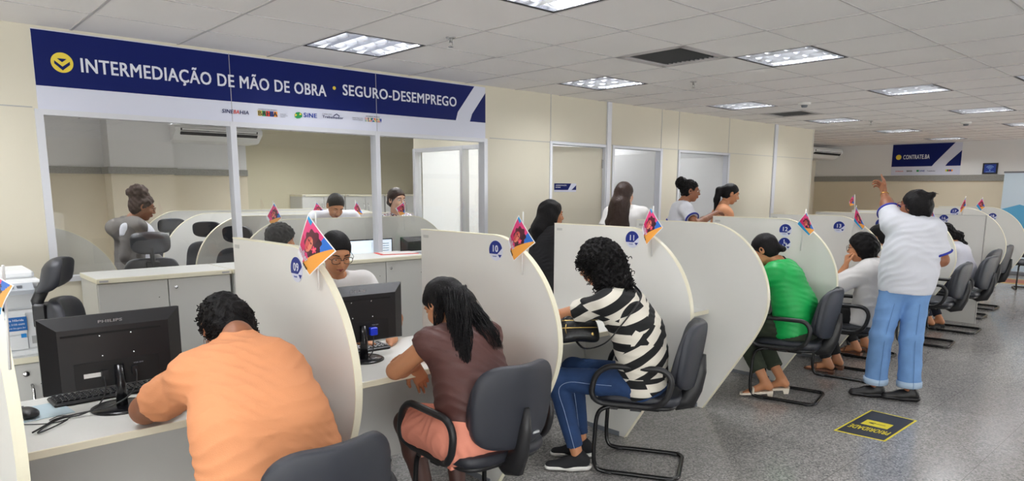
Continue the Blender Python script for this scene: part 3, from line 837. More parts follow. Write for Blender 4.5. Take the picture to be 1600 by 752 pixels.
DL = ['leftmost grey counter divider, cut by the left edge of the photo', 'grey rounded counter divider with sign 09, right of the woman in orange', 'grey rounded counter divider with sign 10, behind the woman in brown',
      'grey rounded counter divider with sign 11, behind the woman in the black and white shirt', 'large plain grey counter divider without any number', 'grey rounded counter divider with sign 12 and a wheelchair symbol',
      'grey rounded counter divider with sign 13', 'grey rounded counter divider with sign 14', 'grey rounded divider whose edge shows right of the standing woman', 'flat square-edged grey divider with sign 16', 'narrow glimpse of a rounded divider just right of the square-edged one', 'last grey rounded divider with sign 18 near the far wall']
div0 = thing('counter_divider', DL[0], 'divider', (0, 0, 0), group='counter dividers')
part('panel', divider_mesh(), M_lam, div0)
part('edge_band', strip([(YBK, 1.38)]+list(CURVE), .030, .004, MB()), M_edge, div0)
part('foot_plate', MB().box((-.02, 2.74, 0.0), (.02, 3.34, .03)), M_gplastic, div0)
part('screw_tag', MB().box((-.0155, 3.285, 1.335), (-.0125, 3.335, 1.352)), mat('small_grey_tag', rgb(190, 190, 188), .4), div0)
for i, x in enumerate(XS):
    if i == 9:
        o = thing('counter_divider', DL[9], 'divider', (x, 0, 0), group='counter dividers')
        part('panel', MB().box((-.013, 2.28, .0), (.013, 3.5, 1.315)), M_lam, o)
        part('edge_band', MB().box((-.015, 2.272, 0), (.015, 2.279, 1.32)).box((-.015, 2.28, 1.316), (.015, 3.5, 1.32)), mat('divider_dark_edge', rgb(150, 150, 148), .4), o)
        continue
    o = div0 if i == 0 else copy_tree(div0)
    o.location = (x, 0, 0); o['label'] = DL[i]
for i in range(len(XS)-1):
    a = XS[i]+.016; b = XS[i+1]-.016
    t = thing('service_desk', 'white service desk between two counter dividers', 'desk', ((a+b)/2, 3.0, 0), group='service desks along the counter')
    t['label'] = ['white service desk carrying the large monitor in front of the woman in orange', 'white service desk in front of the woman in brown', 'white service desk in front of the woman in the black and white shirt',
                  'white service desk behind the plain divider, hidden from view', 'white service desk in front of the woman in green', 'white service desk in front of the seated woman with glasses',
                  'white service desk beyond sign 13', 'white service desk beyond sign 14', 'white service desk in front of the woman with dark curls and white top', 'white service desk beyond the square divider', 'last white service desk of the row'][i]
    O = ((a+b)/2, 3.0, 0)
    part('desktop', MB().bbox((a, 2.685, .724), (b, 3.37, .75), .0015), M_top, t, O)
    part('edge_band', MB().bbox((a, 2.678, .722), (b, 2.685, .7505), .0015), M_edge, t, O)
    part('modesty_panel', MB().box((a, 3.05, .19), (b, 3.068, .724)), M_lam, t, O)
    part('edge_stop', MB().box((a+.002, 2.674, .733), (a+.03, 2.678, .741)), M_gplastic, t, O)

# number signs
def number_sign(x, y, z, s, label, icon=False, cut=None):
    t = thing('station_sign', label, 'sign', (x, y, z), group='round station signs')
    r = .053; n = 40; th = .0016
    xs = -.001
    def P2(pts): return [(-a, b) for a, b in pts]     # a to the right as seen from the left side
    circ = [(r*math.cos(2*PI*k/n), r*math.sin(2*PI*k/n)) for k in range(n)]
    g = MB(); g.prism(P2(circ), 0, -.0016, 0); part('disc', g, M_banwhite, t)
    zc = -.018; a0 = math.asin(zc/(r*.97)); q = []
    for k in range(31):
        a = PI-a0+(a0*2-PI-0)*0+(-(PI-2*a0))*k/30; q.append((r*.97*math.cos(a), r*.97*math.sin(a)))
    q = [p for p in q]      # arc over the top from left to right
    cutp = [(r*.97*math.cos(a0), zc)]
    poly = [p for p in q if not (p[0] > .030 and p[1] < .012)]+[(.012, zc)]
    g = MB(); g.prism(P2(poly), 0, -.0032, -.0016)
    g.prism(P2([(.018, zc-.002), (.046, zc-.002), (.032, -.036)]), 0, -.0032, -.0016)
    part('blue_field', g, M_bluetxt if False else mat('sign_blue', rgb(16, 40, 130), .4), t)
    ux = (0, -1, 0)
    if not icon: put_text('number', s, M_txtw, (-.0036, .0, -.006), ux, UZ, h=.034, parent=t, bold=.025, center=True)
    else:
        g = MB()
        g.tube([(-.0045, -.004+.017*math.cos(a), -.004+.017*math.sin(a)) for a in np.linspace(PI*.75, PI*2.05, 16)], .0022, 6)
        g.tube([(-.0045, .004, .024), (-.0045, .004, .004), (-.0045, -.010, .004), (-.0045, -.018, -.010)], .0026, 6)
        g.tube([(-.0045, .004, .014), (-.0045, -.010, .014)], .002, 6)
        g.sell((-.0045, .004, .031), (.002, .005, .005), nu=10, nv=6)
        part('wheelchair_symbol', g, M_txtw, t)
    put_text('small_print', 'Guichê', M_bluetxt, (-.0036, .022, -.033), ux, UZ, h=.007, parent=t)
    return t
SG = [(1, 2.68, 1.288, '09'), (2, 2.69, 1.302, '10'), (3, 2.68, 1.308, '11'), (5, 2.68, 1.287, '12'), (6, 2.68, 1.278, '13'), (7, 2.68, 1.275, '14'), (9, 2.72, 1.265, '16'), (10, 2.85, 1.33, '17'), (11, 2.66, 1.245, '18')]
for i, y, z, s in SG:
    number_sign(XS[i]-.0135, y, z, s, 'round blue and white sign with the number %s' % s)
number_sign(XS[5]-.0135, 2.68, 1.175, '', 'round blue sign with a white wheelchair symbol under the 12', True)

# paper flags on sticks
def art(u, v, kind=0):
    # u along the lower edge, v upward; returns an rgb triple 0..255
    if u < .025 or u > .975 or v < .025 or v > .975: return (238, 238, 240)
    if kind == 1 and v < .28: return (30, 150, 205)
    if kind == 1: v = .2+(v-.28)*1.1
    if v < .12 and u < .42: return (236, 236, 244)
    c = (226, 66, 128)
    if (u-.1)**2+(v-.3)**2 < .05: c = (208, 34, 100)
    if v > .9-.15*u and u < .2: c = (30, 150, 210)
    if u-.75 > (v-.62)*-.9+.05 and u > .62 and v > .5: c = (38, 110, 205)
    hx, hy = u-.46, v-.6; w_ = 1+.09*math.sin(9*math.atan2(hy, hx))
    if hx*hx*1.1+hy*hy < (.30*w_)**2: c = (88, 26, 46) if hx < .08 else (58, 20, 38)
    if ((u-.38)/.13)**2+((v-.52)/.19)**2 < 1: c = (206, 84, 84) if u < .40 else (226, 132, 108)
    if ((u-.33)/.05)**2+((v-.60)/.016)**2 < 1 or ((u-.43)/.04)**2+((v-.60)/.016)**2 < 1: c = (70, 20, 30)
    if ((u-.37)/.05)**2+((v-.42)/.02)**2 < 1: c = (196, 20, 50)
    fa = math.atan2(v-.56, u-.60); fr = math.hypot(u-.60, v-.56)
    if fr < .07+.02*math.cos(5*fa): c = (240, 72, 110)
    if fr < .018: c = (250, 160, 120)
    if u > .44+.5*v: c = (240, 164, 70)
    return c
M_print = vcol_mat('printed_flag_paper', .45)
def flag(Xp, T, Rr, B, L, ptop, pbot, label, kind=0, res=76, txt=True, xdir=-1, anchor=0):
    """corners given as (y, z[, dx]) ; own lower edge L->B, own upper edge T->R"""
    c = lambda q: np.array((Xp+(q[2] if len(q) > 2 else 0), q[0], q[1]), float)
    T, Rr, B, L = c(T), c(Rr), c(B), c(L)
    o0 = np.array((Xp, pbot[0], pbot[1])); t = thing('paper_flag', label, 'flag', tuple(o0), group='paper flags on white sticks')
    g = MB(); g.tube([c(pbot)-o0+(.008, 0, 0), c(ptop)-o0+(.008, 0, 0)], .0032, 8); part('stick', g, M_wplastic, t)
    N = res; V = []; cols_ = []
    for j in range(N+1):
        for i in range(N+1):
            u = i/N; v = j/N
            p = (L*(1-u)+B*u)*(1-v)+(T*(1-u)+Rr*u)*v
            p = p+np.array((xdir*.018*math.sin(PI*(u*.5+v*.5)), 0, 0))
            V.append(p-o0)
    F = [(j*(N+1)+i, j*(N+1)+i+1, (j+1)*(N+1)+i+1, (j+1)*(N+1)+i) for j in range(N) for i in range(N)]
    me = bpy.data.meshes.new('sheet'); me.from_pydata([tuple(v) for v in V], [], F); me.materials.append(M_print)
    ca = me.color_attributes.new('Print', 'BYTE_COLOR', 'CORNER'); data = []
    for f in me.polygons:
        i = f.index % N; j = f.index//N
        cc = lin([x/255. for x in art((i+.5)/N, (j+.5)/N, kind)]); data += [*cc, 1]*4
    ca.data.foreach_set('color', data)
    me.polygons.foreach_set('use_smooth', [True]*len(me.polygons))
    sh = link('sheet', me, t)
    if txt:
        def onsheet(u, v, lift):
            p = (L*(1-u)+B*u)*(1-v)+(T*(1-u)+Rr*u)*v
            return p+np.array((xdir*(.018*math.sin(PI*(u*.5+v*.5))+lift), 0, 0))-o0
        for s, u0, v0, w_, h_, m in (('mulher', .06, .15, .56, .16, M_txtw), ('Empreende', .5, .03, .28, .07, M_blk)):
            me2 = text_mesh(s, 1, .02); n = len(me2.vertices); co = np.zeros(n*3); me2.vertices.foreach_get('co', co); co = co.reshape(-1, 3)
            lo, hi = co.min(0), co.max(0)
            out = [onsheet(u0+(x-lo[0])/(hi[0]-lo[0])*w_, v0+(y/.7)*h_, .0015+z) for x, y, z in co]
            me2.vertices.foreach_set('co', np.array(out).ravel()); me2.materials.clear(); me2.materials.append(m); me2.update()
            link('lettering', me2, sh)
    return t
flag(1.232, (2.469, 1.523), (2.295, 1.391), (2.481, 1.284), (2.612, 1.362), (2.463, 1.533), (2.46, 1.226), 'pink and orange paper flag on the divider with sign 09')
flag(2.332, (2.473, 1.493), (2.373, 1.362), (2.508, 1.264), (2.570, 1.356), (2.468, 1.509), (2.475, 1.197), 'pink and orange paper flag on the divider with sign 10')
flag(3.462, (2.517, 1.512), (2.437, 1.392), (2.540, 1.283), (2.592, 1.378), (2.517, 1.519), (2.518, 1.214), 'pink and orange paper flag on the divider with sign 11')
flag(5.502, (2.495, 1.445), (2.427, 1.295), (2.460, 1.253), (2.577, 1.345), (2.512, 1.465), (2.535, 1.130), 'pink and blue paper flag on the divider with sign 12', 1, 30, False)
flag(6.562, (2.529, 1.475), (2.442, 1.288), (2.456, 1.259), (2.546, 1.336), (2.535, 1.481), (2.558, 1.207), 'pink and blue paper flag on the divider with sign 13', 1, 30, False)
flag(8.562, (2.515, 1.46), (2.458, 1.307), (2.467, 1.272), (2.544, 1.361), (2.516, 1.467), (2.466, 1.20), 'paper flag just behind the head of the standing woman', 1, 24, False)
flag(10.66, (2.729, 1.529), (2.718, 1.412), (2.769, 1.317), (2.790, 1.36), (2.735, 1.538), (2.759, 1.27), 'paper flag standing above the square-edged divider', 0, 24, False)
flag(11.74, (2.798, 1.513), (2.754, 1.378), (2.803, 1.322), (2.873, 1.394), (2.799, 1.523), (2.801, 1.28), 'last paper flag, above sign 18', 1, 24, False)
flag(.185, (1.835, 1.448), (1.640, 1.43), (1.72, 1.362), (1.93, 1.33), (1.85, 1.451), (1.94, 1.20), 'paper flag cut by the left edge of the photo', 1, 30, False)
flag(8.56, (3.34, 1.557), (3.333, 1.445), (3.37, 1.428), (3.39, 1.481), (3.335, 1.564), (3.32, 1.332), 'small far paper flag against the beige wall left of the raised hand', 0, 20, False)

# ---------------------------------------------------------------- storage cabinets
def cabinet(x0, x1, y0, y1, h, label, group, nd=2, handles=False, name='storage_cabinet', face=-1, locks=True, seed=0):
    O = ((x0+x1)/2, (y0+y1)/2, 0)
    t = thing(name, label, 'cabinet', O, group=group)
    part('body', MB().box((x0, y0+.02, .04), (x1, y1, h-.03)).box((x0+.02, y0+.05, 0), (x1-.02, y1-.02, .04)), M_lamd, t, O)
    g = MB(); g.bbox((x0-.005, y0-.012, h-.03), (x1+.005, y1, h), .002); part('top', g, M_edge, t, O)
    g = MB(); g.box((x0-.004, y0+.0, h-.0005), (x1+.004, y1, h+.0008)); part('top_surface', g, M_top, t, O)
    w_ = (x1-x0)/nd
    for k in range(nd):
        a = x0+k*w_+.003; b = x0+(k+1)*w_-.003
        dd = MB(); dd.bbox((a, y0, .05), (b, y0+.018, h-.034), .0015)
        do = part('door', dd, M_lamd, t, O)
        if locks and k % 2 == 1: part('lock', MB().lathe([(0, 0), (.011, 0), (.011, .006), (0, .006)], (a+.045-O[0], y0-.006-O[1], h-.09), 14, axis=1), M_chrome, do)
        if handles:
            hx = b-.04 if k % 2 == 0 else a+.04
            part('handle', MB().tube([(hx-O[0], y0-O[1], h-.16), (hx-O[0], y0-.035-O[1], h-.18), (hx-O[0], y0-.035-O[1], h-.32), (hx-O[0], y0-O[1], h-.34)], .005, 6), M_chrome, do)
        else: part('screw_hole', MB().box((b-.06-O[0], y0-.001-O[1], h-.15), (b-.054-O[0], y0+.001-O[1], h-.145)), M_dark, do)
    part('edge_tag', MB().box((x0+.01-O[0], y0-.0135-O[1], h-.022), (x0+.06-O[0], y0-.0115-O[1], h-.010)).box((x1-.06-O[0], y0-.0135-O[1], h-.022), (x1-.01-O[0], y0-.0115-O[1], h-.010)), M_seam, t)
    return t
cabinet(.97, 1.79, 4.87, 5.33, 1.055, 'cream topped double door cabinet under the glass wall, left end of the row', 'low cabinets under the glass wall')
cabinet(1.81, 2.63, 4.87, 5.33, 1.055, 'cream topped cabinet under the glass wall, mostly behind the divider with sign 09', 'low cabinets under the glass wall')
cabinet(2.65, 3.47, 4.87, 5.33, 1.055, 'cream topped double door cabinet under the glass wall carrying the red folder', 'low cabinets under the glass wall')
for k in range(4):
    cabinet(5.55+.85*k, 6.38+.85*k, 11.5, 11.98, 1.50, 'tall cabinet against the back wall of the glazed office, number %s from the left' % ('first', 'second', 'third', 'fourth')[k], 'tall cabinets at the back of the glazed office', handles=True, locks=False)
pc = cabinet(-.12, .60, 4.18, 4.70, .765, 'low grey cabinet under the multifunction printer', None, nd=2, locks=False, name='printer_cabinet')
part('lock', MB().lathe([(0, 0), (.014, 0), (.014, .008), (0, .008)], (.48-.24, 4.172-4.44, .68), 16, axis=1), M_chrome, [c for c in pc.children if c.name.startswith('door')][1])
part('handle', MB().tube([(.50-.24, 4.18-4.44, .62), (.50-.24, 4.145-4.44, .60), (.50-.24, 4.145-4.44, .44), (.50-.24, 4.18-4.44, .42)], .007, 8), M_chrome, [c for c in pc.children if c.name.startswith('door')][1])

# red folder with paper on the cabinet
fo = thing('red_folder', 'red folder with a white sheet lying on the cabinet under the glass', 'folder', (3.33, 5.13, 1.056), -.25)
part('cover', MB().bbox((-.17, -.11, 0), (.17, .11, .004), .001), mat('red_card', rgb(222, 70, 62), .5), fo)
part('paper', MB().box((-.14, -.09, .004), (.16, .10, .007)), M_wplastic, fo)

# ---------------------------------------------------------------- multifunction printer
pr = thing('multifunction_printer', 'white multifunction printer with a blue sticker standing on the low cabinet', 'printer', (.31, 4.45, .766))
M_pr = mat('printer_off_white', rgb(228, 230, 232), .45); M_prg = mat('printer_grey', rgb(178, 184, 192), .45)
part('base', MB().bbox((-.29, -.24, .0), (.28, .22, .03), .008).bbox((-.28, -.235, .03), (.275, .21, .235), .012), M_pr, pr)
part('paper_drawer', MB().bbox((-.26, -.243, .035), (.20, -.232, .105), .004), M_pr, pr)
part('front_cover', MB().bbox((-.26, -.245, .112), (.20, -.232, .222), .004), M_pr, pr)
part('output_tray', MB().box((-.20, -.20, .236), (.12, .12, .245)).box((-.20, .12, .236), (.12, .14, .33)), M_dark, pr)
part('side_tower', MB().bbox((.12, -.20, .235), (.275, .20, .345), .01).bbox((-.28, .10, .235), (.12, .21, .345), .008), M_pr, pr)
part('scanner', MB().bbox((-.28, -.25, .345), (.285, .21, .385), .008), M_pr, pr)
cp = MB(); cp.add([(-.20, -.30, .345), (.24, -.30, .345), (.24, -.24, .382), (-.20, -.24, .382), (-.20, -.30, .325), (.24, -.30, .325), (.24, -.24, .345), (-.20, -.24, .345)], [(0, 1, 2, 3), (4, 5, 1, 0), (4, 7, 6, 5), (1, 5, 6, 2), (0, 3, 7, 4), (2, 6, 7, 3)])
cpo = part('control_panel', cp, M_prg, pr)
g = MB(); g.add([(-.16, -.2975, .3485), (-.02, -.2975, .3485), (-.02, -.250, .378), (-.16, -.250, .378)], [(0, 1, 2, 3)]); part('display', g, mat('display_green', rgb(120, 190, 160), .3), cpo)
g = MB()
for k in range(5): g.box((.03+.035*k, -.285, .356), (.052+.035*k, -.268, .368))
part('button', g, M_gplastic, cpo)
part('document_feeder', MB().bbox((-.27, -.12, .385), (.27, .20, .425), .012).bbox((-.2, -.04, .425), (.1, .17, .44), .005), M_pr, pr)
part('side_port', MB().box((.215, -.238, .06), (.255, -.2345, .10)), M_seam, pr)
st = MB(); st.box((.095, -.2475, .135), (.200, -.2455, .205)); sto = part('blue_sticker', st, mat('sticker_blue', rgb(36, 104, 176), .4), pr)
put_text('lettering', 'Bahia Híbrida', M_txtw, (.102, -.248, .184), UX, UZ, w=.085, h=.011, parent=sto, bold=.03)
put_text('lettering', '(71) 3105-6600', M_txtw, (.108, -.248, .164), UX, UZ, w=.082, h=.009, parent=sto, bold=.01)
put_text('lettering', 'www.ba.gov.br', M_txtw, (.108, -.248, .146), UX, UZ, w=.085, h=.008, parent=sto, bold=.01)
part('blue_label', MB().box((.17, -.2475, .098), (.192, -.2455, .118)), mat('label_cyan', rgb(40, 140, 215), .4), pr)

# ---------------------------------------------------------------- visitor chairs
def rrect(w_, h_, r, n=6):
    P = []
    for cx, cy, a0 in ((w_/2-r, h_/2-r, 0), (-w_/2+r, h_/2-r, PI/2), (-w_/2+r, -h_/2+r, PI), (w_/2-r, -h_/2+r, 1.5*PI)):
        for k in range(n+1): a = a0+PI/2*k/n; P.append((cx+r*math.cos(a), cy+r*math.sin(a)))
    return P
def make_visitor_chair():
    t = thing('visitor_chair', 'black cantilever visitor chair with loop armrests', 'chair', (0, 0, 0))
    def seatf(p):
        x, y, z = p; z += .018*(2*x/.48)**2*.5-.022*max(0, (y-.10)/.13)**2
        return (x, y, z)
    part('seat', MB().sell((0, 0, .452), (.245, .235, .036), .45, .38, 40, 14, fn=seatf), M_vinyl, t)
    part('seat_pan', MB().sell((0, -.005, .42), (.225, .215, .018), .4, .4, 32, 8), M_plb, t)
    def backf(p):
        x, y, z = p; w_ = 1-.10*((z)/.2)**2-.10*max(0, z/.2)**3
        return (x*w_, y+.055*(x/.22)**2-.02*(z/.2)-.04*(z/.2)**2*0, z)
    a = .14; Rm = np.array([[1, 0, 0], [0, math.cos(a), -math.sin(a)], [0, math.sin(a), math.cos(a)]])
    part('backrest', MB().sell((0, -.265, .70), (.215, .034, .185), .55, .5, 44, 18, fn=backf, rot=Rm), M_vinyl, t)
    part('back_shell', MB().sell((0, -.297, .698), (.222, .028, .192), .45, .45, 44, 18, fn=lambda p: (p[0]*(1-.08*(p[2]/.2)**2-.1*max(0, p[2]/.2)**3), p[1]+.06*(p[0]/.22)**2-.012*math.exp(-(p[0]/.07)**2), p[2]), rot=Rm), M_shell, t)
    g = MB(); g.tube([(0, -.14, .418), (0, -.20, .405), (0, -.262, .425), (0, -.300, .50), (0, -.325, .60), (0, -.338, .70)], [.02, .034, .04, .032, .026, .012], 10, flat=1.5)
    part('back_bracket', g, M_plb, t)
    part('maker_badge', MB().bbox((.07, -.3015, .555), (.11, -.29, .566), .002), mat('badge_silver', rgb(190, 192, 196), .35), t)
    for s in (-1, 1):
        P = [(s*(.278+.010*math.sin((z)*PI)), .03+y, .548+z) for y, z in rrect(.42, .225, .095, 7)]
        P = [(x-s*.025*max(0, (.47-z)/.04), y-.05*(z-.44)/.22+.02, z) for x, y, z in P]
        part('armrest', MB().tube(P, .0165, 10, closed=True), M_plb, t)
        part('arm_mount', MB().box((s*.19-.012, -.03, .405), (s*.19+.012+s*.075, .03, .43)).box((s*.235-.02, .10, .405), (s*.235+.02, .14, .432)), M_plb, t)
    w_ = .20
    half = [(w_-.03, -.12, .40), (w_-.02, .10, .402), (w_, .185, .39), (w_+.005, .222, .34), (w_+.008, .232, .22), (w_+.01, .235, .10), (w_+.005, .222, .035), (w_, .18, .0135), (w_, .05, .0135), (w_, -.18, .0135), (w_-.012, -.222, .0135), (w_-.05, -.240, .0135)]
    path = catmull([np.array(p) for p in half], 4); path = path+[np.array((-p[0], p[1], p[2])) for p in path[::-1]]
    part('sled_frame', MB().tube(path, .0125, 10), M_steel, t)
    for s in (-1, 1):
        for y in (.15, -.19): part('glide', MB().sell((s*w_, y, .009), (.017, .025, .0085), .6, .6, 12, 8), M_plb, t)
    return t
ch0 = make_visitor_chair()
CH = [(.91, 2.06, .04, 'black visitor chair behind the woman in orange, cut by the lower edge of the photo'), (1.97, 2.37, -.05, 'black visitor chair of the woman in the brown top and peach skirt'),
      (3.20, 2.36, .52, 'black visitor chair of the woman in the black and white shirt and jeans'), (5.20, 2.42, .22, 'black visitor chair of the woman in green'),
      (6.20, 2.36, .15, 'black visitor chair of the seated woman in white who touches her face'), (7.10, 2.55, .05, 'black visitor chair of the woman whose dark bun shows beside the standing woman'),
      (8.18, 2.33, .10, 'empty black visitor chair right of the standing woman, nearest of the far four'), (9.20, 2.34, .05, 'black visitor chair of the seated woman with dark curls and a white top'),
      (10.35, 2.55, .05, 'third black visitor chair of the far row, beyond the woman with dark curls'), (11.25, 2.62, .05, 'farthest black visitor chair along the counter')]
for i, (x, y, rz, lb) in enumerate(CH):
    o = ch0 if i == 0 else copy_tree(ch0)
    o.location = (x, y, 0); o.rotation_euler = (0, 0, rz); o['label'] = lb; o['group'] = 'black visitor chairs along the counter'
o = copy_tree(ch0); o.location = (13.9, 2.52, 0); o.rotation_euler = (0, 0, 1.9); o['label'] = 'black visitor chair at the right edge of the photo near the far wall'; o['group'] = 'black visitor chairs along the counter'

# ---------------------------------------------------------------- office chairs with headrests
def make_office_chair():
    t = thing('office_chair', 'black office chair with headrest', 'office chair', (0, 0, 0))
    part('seat', MB().sell((0, .02, .47), (.25, .24, .045), .45, .4, 32, 12), M_vinyl, t)
    part('backrest', MB().sell((0, -.24, .80), (.225, .035, .27), .4, .45, 32, 16, fn=lambda p: (p[0]*(1-.12*(p[2]/.27)), p[1]+.07*(p[0]/.22)**2, p[2])), M_vinyl, t)
    part('headrest', MB().sell((0, -.25, 1.19), (.145, .038, .085), .6, .5, 28, 14, fn=lambda p: (p[0], p[1]+.06*(p[0]/.15)**2+.05*(p[2]/.09)*abs(p[2]/.09), p[2])), M_vinyl, t)
    part('headrest_stem', MB().tube([(0, -.30, .98), (0, -.315, 1.06), (0, -.275, 1.14)], .018, 8, flat=1.6).bbox((-.05, -.33, .93), (.05, -.27, 1.05), .01), M_plb, t)
    part('back_spine', MB().tube([(0, -.05, .42), (0, -.25, .42), (0, -.30, .55), (0, -.30, .95)], .022, 8), M_plb, t)
    for s in (-1, 1):
        part('armrest', MB().bbox((s*.30-.04, -.10, .66), (s*.30+.04, .14, .69), .01).tube([(s*.22, .02, .44), (s*.30, .02, .46), (s*.30, .02, .66)], .016, 8), M_plb, t)
    part('gas_column', MB().lathe([(0, .08), (.03, .08), (.03, .25), (.018, .25), (.018, .43), (0, .43)], (0, 0, 0), 16), M_steel, t)
    for k in range(5):
        a = 2*PI*k/5; c_, s_2 = math.cos(a), math.sin(a)
        lg = part('star_leg', MB().tube([(.02*c_, .02*s_2, .11), (.30*c_, .30*s_2, .075)], [.024, .015], 8), M_plb, t)
        part('caster', MB().lathe([(0, -.02), (.028, -.02), (.028, .02), (0, .02)], (.30*c_, .30*s_2, .0285), 14, axis=0), M_plb, lg)
    return t
oc0 = make_office_chair()
OC = [(.84, 3.97, -1.95, 'black office chair with a headrest beside the multifunction printer'), (1.62, 6.15, -.2, 'black office chair just in front of the standing woman in the grey vest'),
      (2.28, 6.28, 2.2, 'black office chair with headrest just right of the standing woman in the grey vest'), (2.40, 7.25, 2.5, 'second black office chair with headrest in the glazed office'), (2.45, 8.25, 3.0, 'big dark chair back farther inside the glazed office'),
      ]
for i, (x, y, rz, lb) in enumerate(OC):
    o = oc0 if i == 0 else copy_tree(oc0)
    o.location = (x, y, 0); o.rotation_euler = (0, 0, rz); o['label'] = lb; o['group'] = 'office chairs of the staff'

# ---------------------------------------------------------------- monitors, keyboards, mouse
def monitor(label, loc, rz, brand='PHILIPS', w_=.50, h_=.295, screen=False, cable='vga', group='desktop monitors'):
    t = thing('monitor', label, 'monitor', loc, rz, group)
    z0 = .085; z1 = z0+h_
    part('screen_bezel', MB().bbox((-w_/2, .012, z0), (w_/2, .030, z1), .003), M_plb, t)
    if screen:
        sm = mat('lit_monitor_screen', rgb(214, 226, 240), .3, emit=.9)
        so = part('screen', MB().box((-w_/2+.012, .0302, z0+.018), (w_/2-.012, .0312, z1-.012)), sm, t)
        g = MB()
        for k in range(9): g.box((-w_/2+.04, .0312, z1-.05-.022*k), (-w_/2+.04+.13+.05*math.sin(k*2.3), .0318, z1-.044-.022*k))
        g.box((-.01, .0312, z0+.03), (-.007, .0318, z1-.03)); part('screen_text', g, M_gplastic, so)
    else: part('screen', MB().box((-w_/2+.012, .0302, z0+.018), (w_/2-.012, .0312, z1-.012)), mat('dark_monitor_screen', rgb(40, 44, 50), .15), t)
    g = MB(); a = w_/2; b = w_/2-.055; zt = z1-.045; zb = z0+.012
    g.add([(-a, .012, z0), (a, .012, z0), (a, .012, z1), (-a, .012, z1), (-b, -.022, zb), (b, -.022, zb), (b, -.022, zt), (-b, -.022, zt)],
          [(0, 4, 7, 3), (1, 2, 6, 5), (3, 7, 6, 2), (0, 1, 5, 4), (4, 5, 6, 7)])
    part('back_cover', g, M_plb, t)
    part('vent_slot', MB().box((-b+.01, -.0235, zt-.028), (b-.03, -.0215, zt-.020)), M_dark, t)
    rc = MB(); rc.box((-.15, -.0238, z0+.012), (.15, -.0222, z0+.115)); ro = part('port_recess', rc, mat('recess_black', rgb(14, 14, 16), .6), t)
    part('port_label', MB().box((-.12, -.0246, z0+.055), (-.055, -.0238, z0+.072)), M_wplastic, ro)
    put_text('port_print', 'VGA DVI', M_greytxt, (.055, -.0245, z0+.088), UX, UZ, w=.035, h=.005, parent=ro)
    g = MB()
    for x in (-.05, .06):
        for dx_, z_ in ((0, .135), (-.005, .215)): part('screw', MB().lathe([(0, 0), (.003, 0), (.003, .002), (0, .002)], (x+dx_, -.0245, z0+z_), 8, axis=1), M_chrome, t)
    part('neck', MB().tube([(0, -.035, .012), (0, -.040, .10), (0, -.034, .18)], [.021, .019, .017], 14, flat=1.1), M_plbg, t)
    part('stand_base', MB().lathe([(0, 0), (.108, 0), (.108, .006), (.095, .012), (.03, .016), (0, .016)], (0, -.02, 0), 40), M_plbg, t)
    if brand: put_text('brand_lettering', brand, mat('brand_silver', rgb(188, 190, 196), .35, metal=.4), (-.055 if brand == 'PHILIPS' else -.05, -.0235+.008, z1-.030), UX, (0, -.3, .95), w=.085, h=.012, parent=t, bold=.03)
    return t
M1 = monitor('large black monitor seen from behind in front of the woman in orange', (.645, 3.03, .7505), 0.0)
M2 = monitor('black monitor with a blue plug on the desk of the woman in brown', (1.765, 3.07, .7505), -.06)
def cord(name, pts, r, m, parent, off): return part(name, MB().tube(catmull([np.array(p)-np.array(off) for p in pts], 6), r, 7), m, parent)
cord('power_cable', [(.59, 3.0, .90), (.588, 2.975, .885), (.585, 2.965, .84), (.555, 2.96, .79), (.50, 2.975, .762), (.44, 2.99, .757), (.40, 2.96, .756), (.36, 2.90, .757), (.345, 2.86, .757), (.40, 2.90, .758), (.45, 2.95, .760)], .0028, M_plb, M1, (.645, 3.03, .7505))
cord('video_cable', [(.70, 3.0, .91), (.70, 2.97, .89), (.69, 2.965, .84), (.65, 2.955, .80), (.58, 2.96, .775), (.50, 2.985, .765), (.42, 2.985, .76), (.38, 2.94, .758), (.33, 2.88, .757)], .0032, M_plb, M1, (.645, 3.03, .7505))
part('plug', MB().box((-.062, -.045, .13), (-.04, -.024, .165)), M_plb, M1); part('plug', MB().box((.045, -.045, .135), (.065, -.024, .165)), M_plb, M1)
part('blue_plug', MB().bbox((.035, -.05, .125), (.075, -.024, .165), .003), mat('vga_blue', rgb(28, 60, 220), .35), M2)
part('video_cable', MB().tube(catmull([(.055, -.037, .125), (.052, -.04, .09), (.04, -.05, .04), (.02, -.03, .012), (.0, .05, .008)], 5), .003, 7), M_plb, M2)
def keyboard(label, loc, rz):
    t = thing('keyboard', label, 'keyboard', loc, rz, 'black keyboards')
    part('case', MB().bbox((-.215, -.07, 0), (.215, .07, .016), .006), M_plb, t)
    g = MB()
    for r_ in range(5):
        for k in range(19):
            x = -.203+k*.0216; y = .052-r_*.0225
            g.bbox((x, y-.017, .016), (x+.018, y, .023), .003)
    part('keys', g, M_plbg, t); return t
keyboard('black keyboard behind the large monitor', (.655, 3.24, .7505), 0.03)
keyboard('black keyboard behind the monitor with the blue plug', (1.80, 3.25, .7505), -.05)
mp = thing('mouse_pad', 'pale blue mouse pad at the left end of the first desk', 'mouse pad', (.37, 3.15, .7505), .1)
part('pad', MB().bbox((-.12, -.10, 0), (.115, .10, .003), .001), mat('pale_blue_pad', rgb(196, 216, 226), .6), mp)
ms = thing('computer_mouse', 'black computer mouse on the pale blue pad', 'mouse', (.345, 3.11, .754), .25)
part('shell', MB().sell((0, 0, .016), (.034, .058, .018), .8, .75, 24, 12, fn=lambda p: (p[0], p[1], max(p[2], -.0155))), M_plb, ms)
part('scroll_wheel', MB().lathe([(0, -.004), (.008, -.004), (.008, .004), (0, .004)], (0, .035, .028), 12, axis=0), M_gplastic, ms)
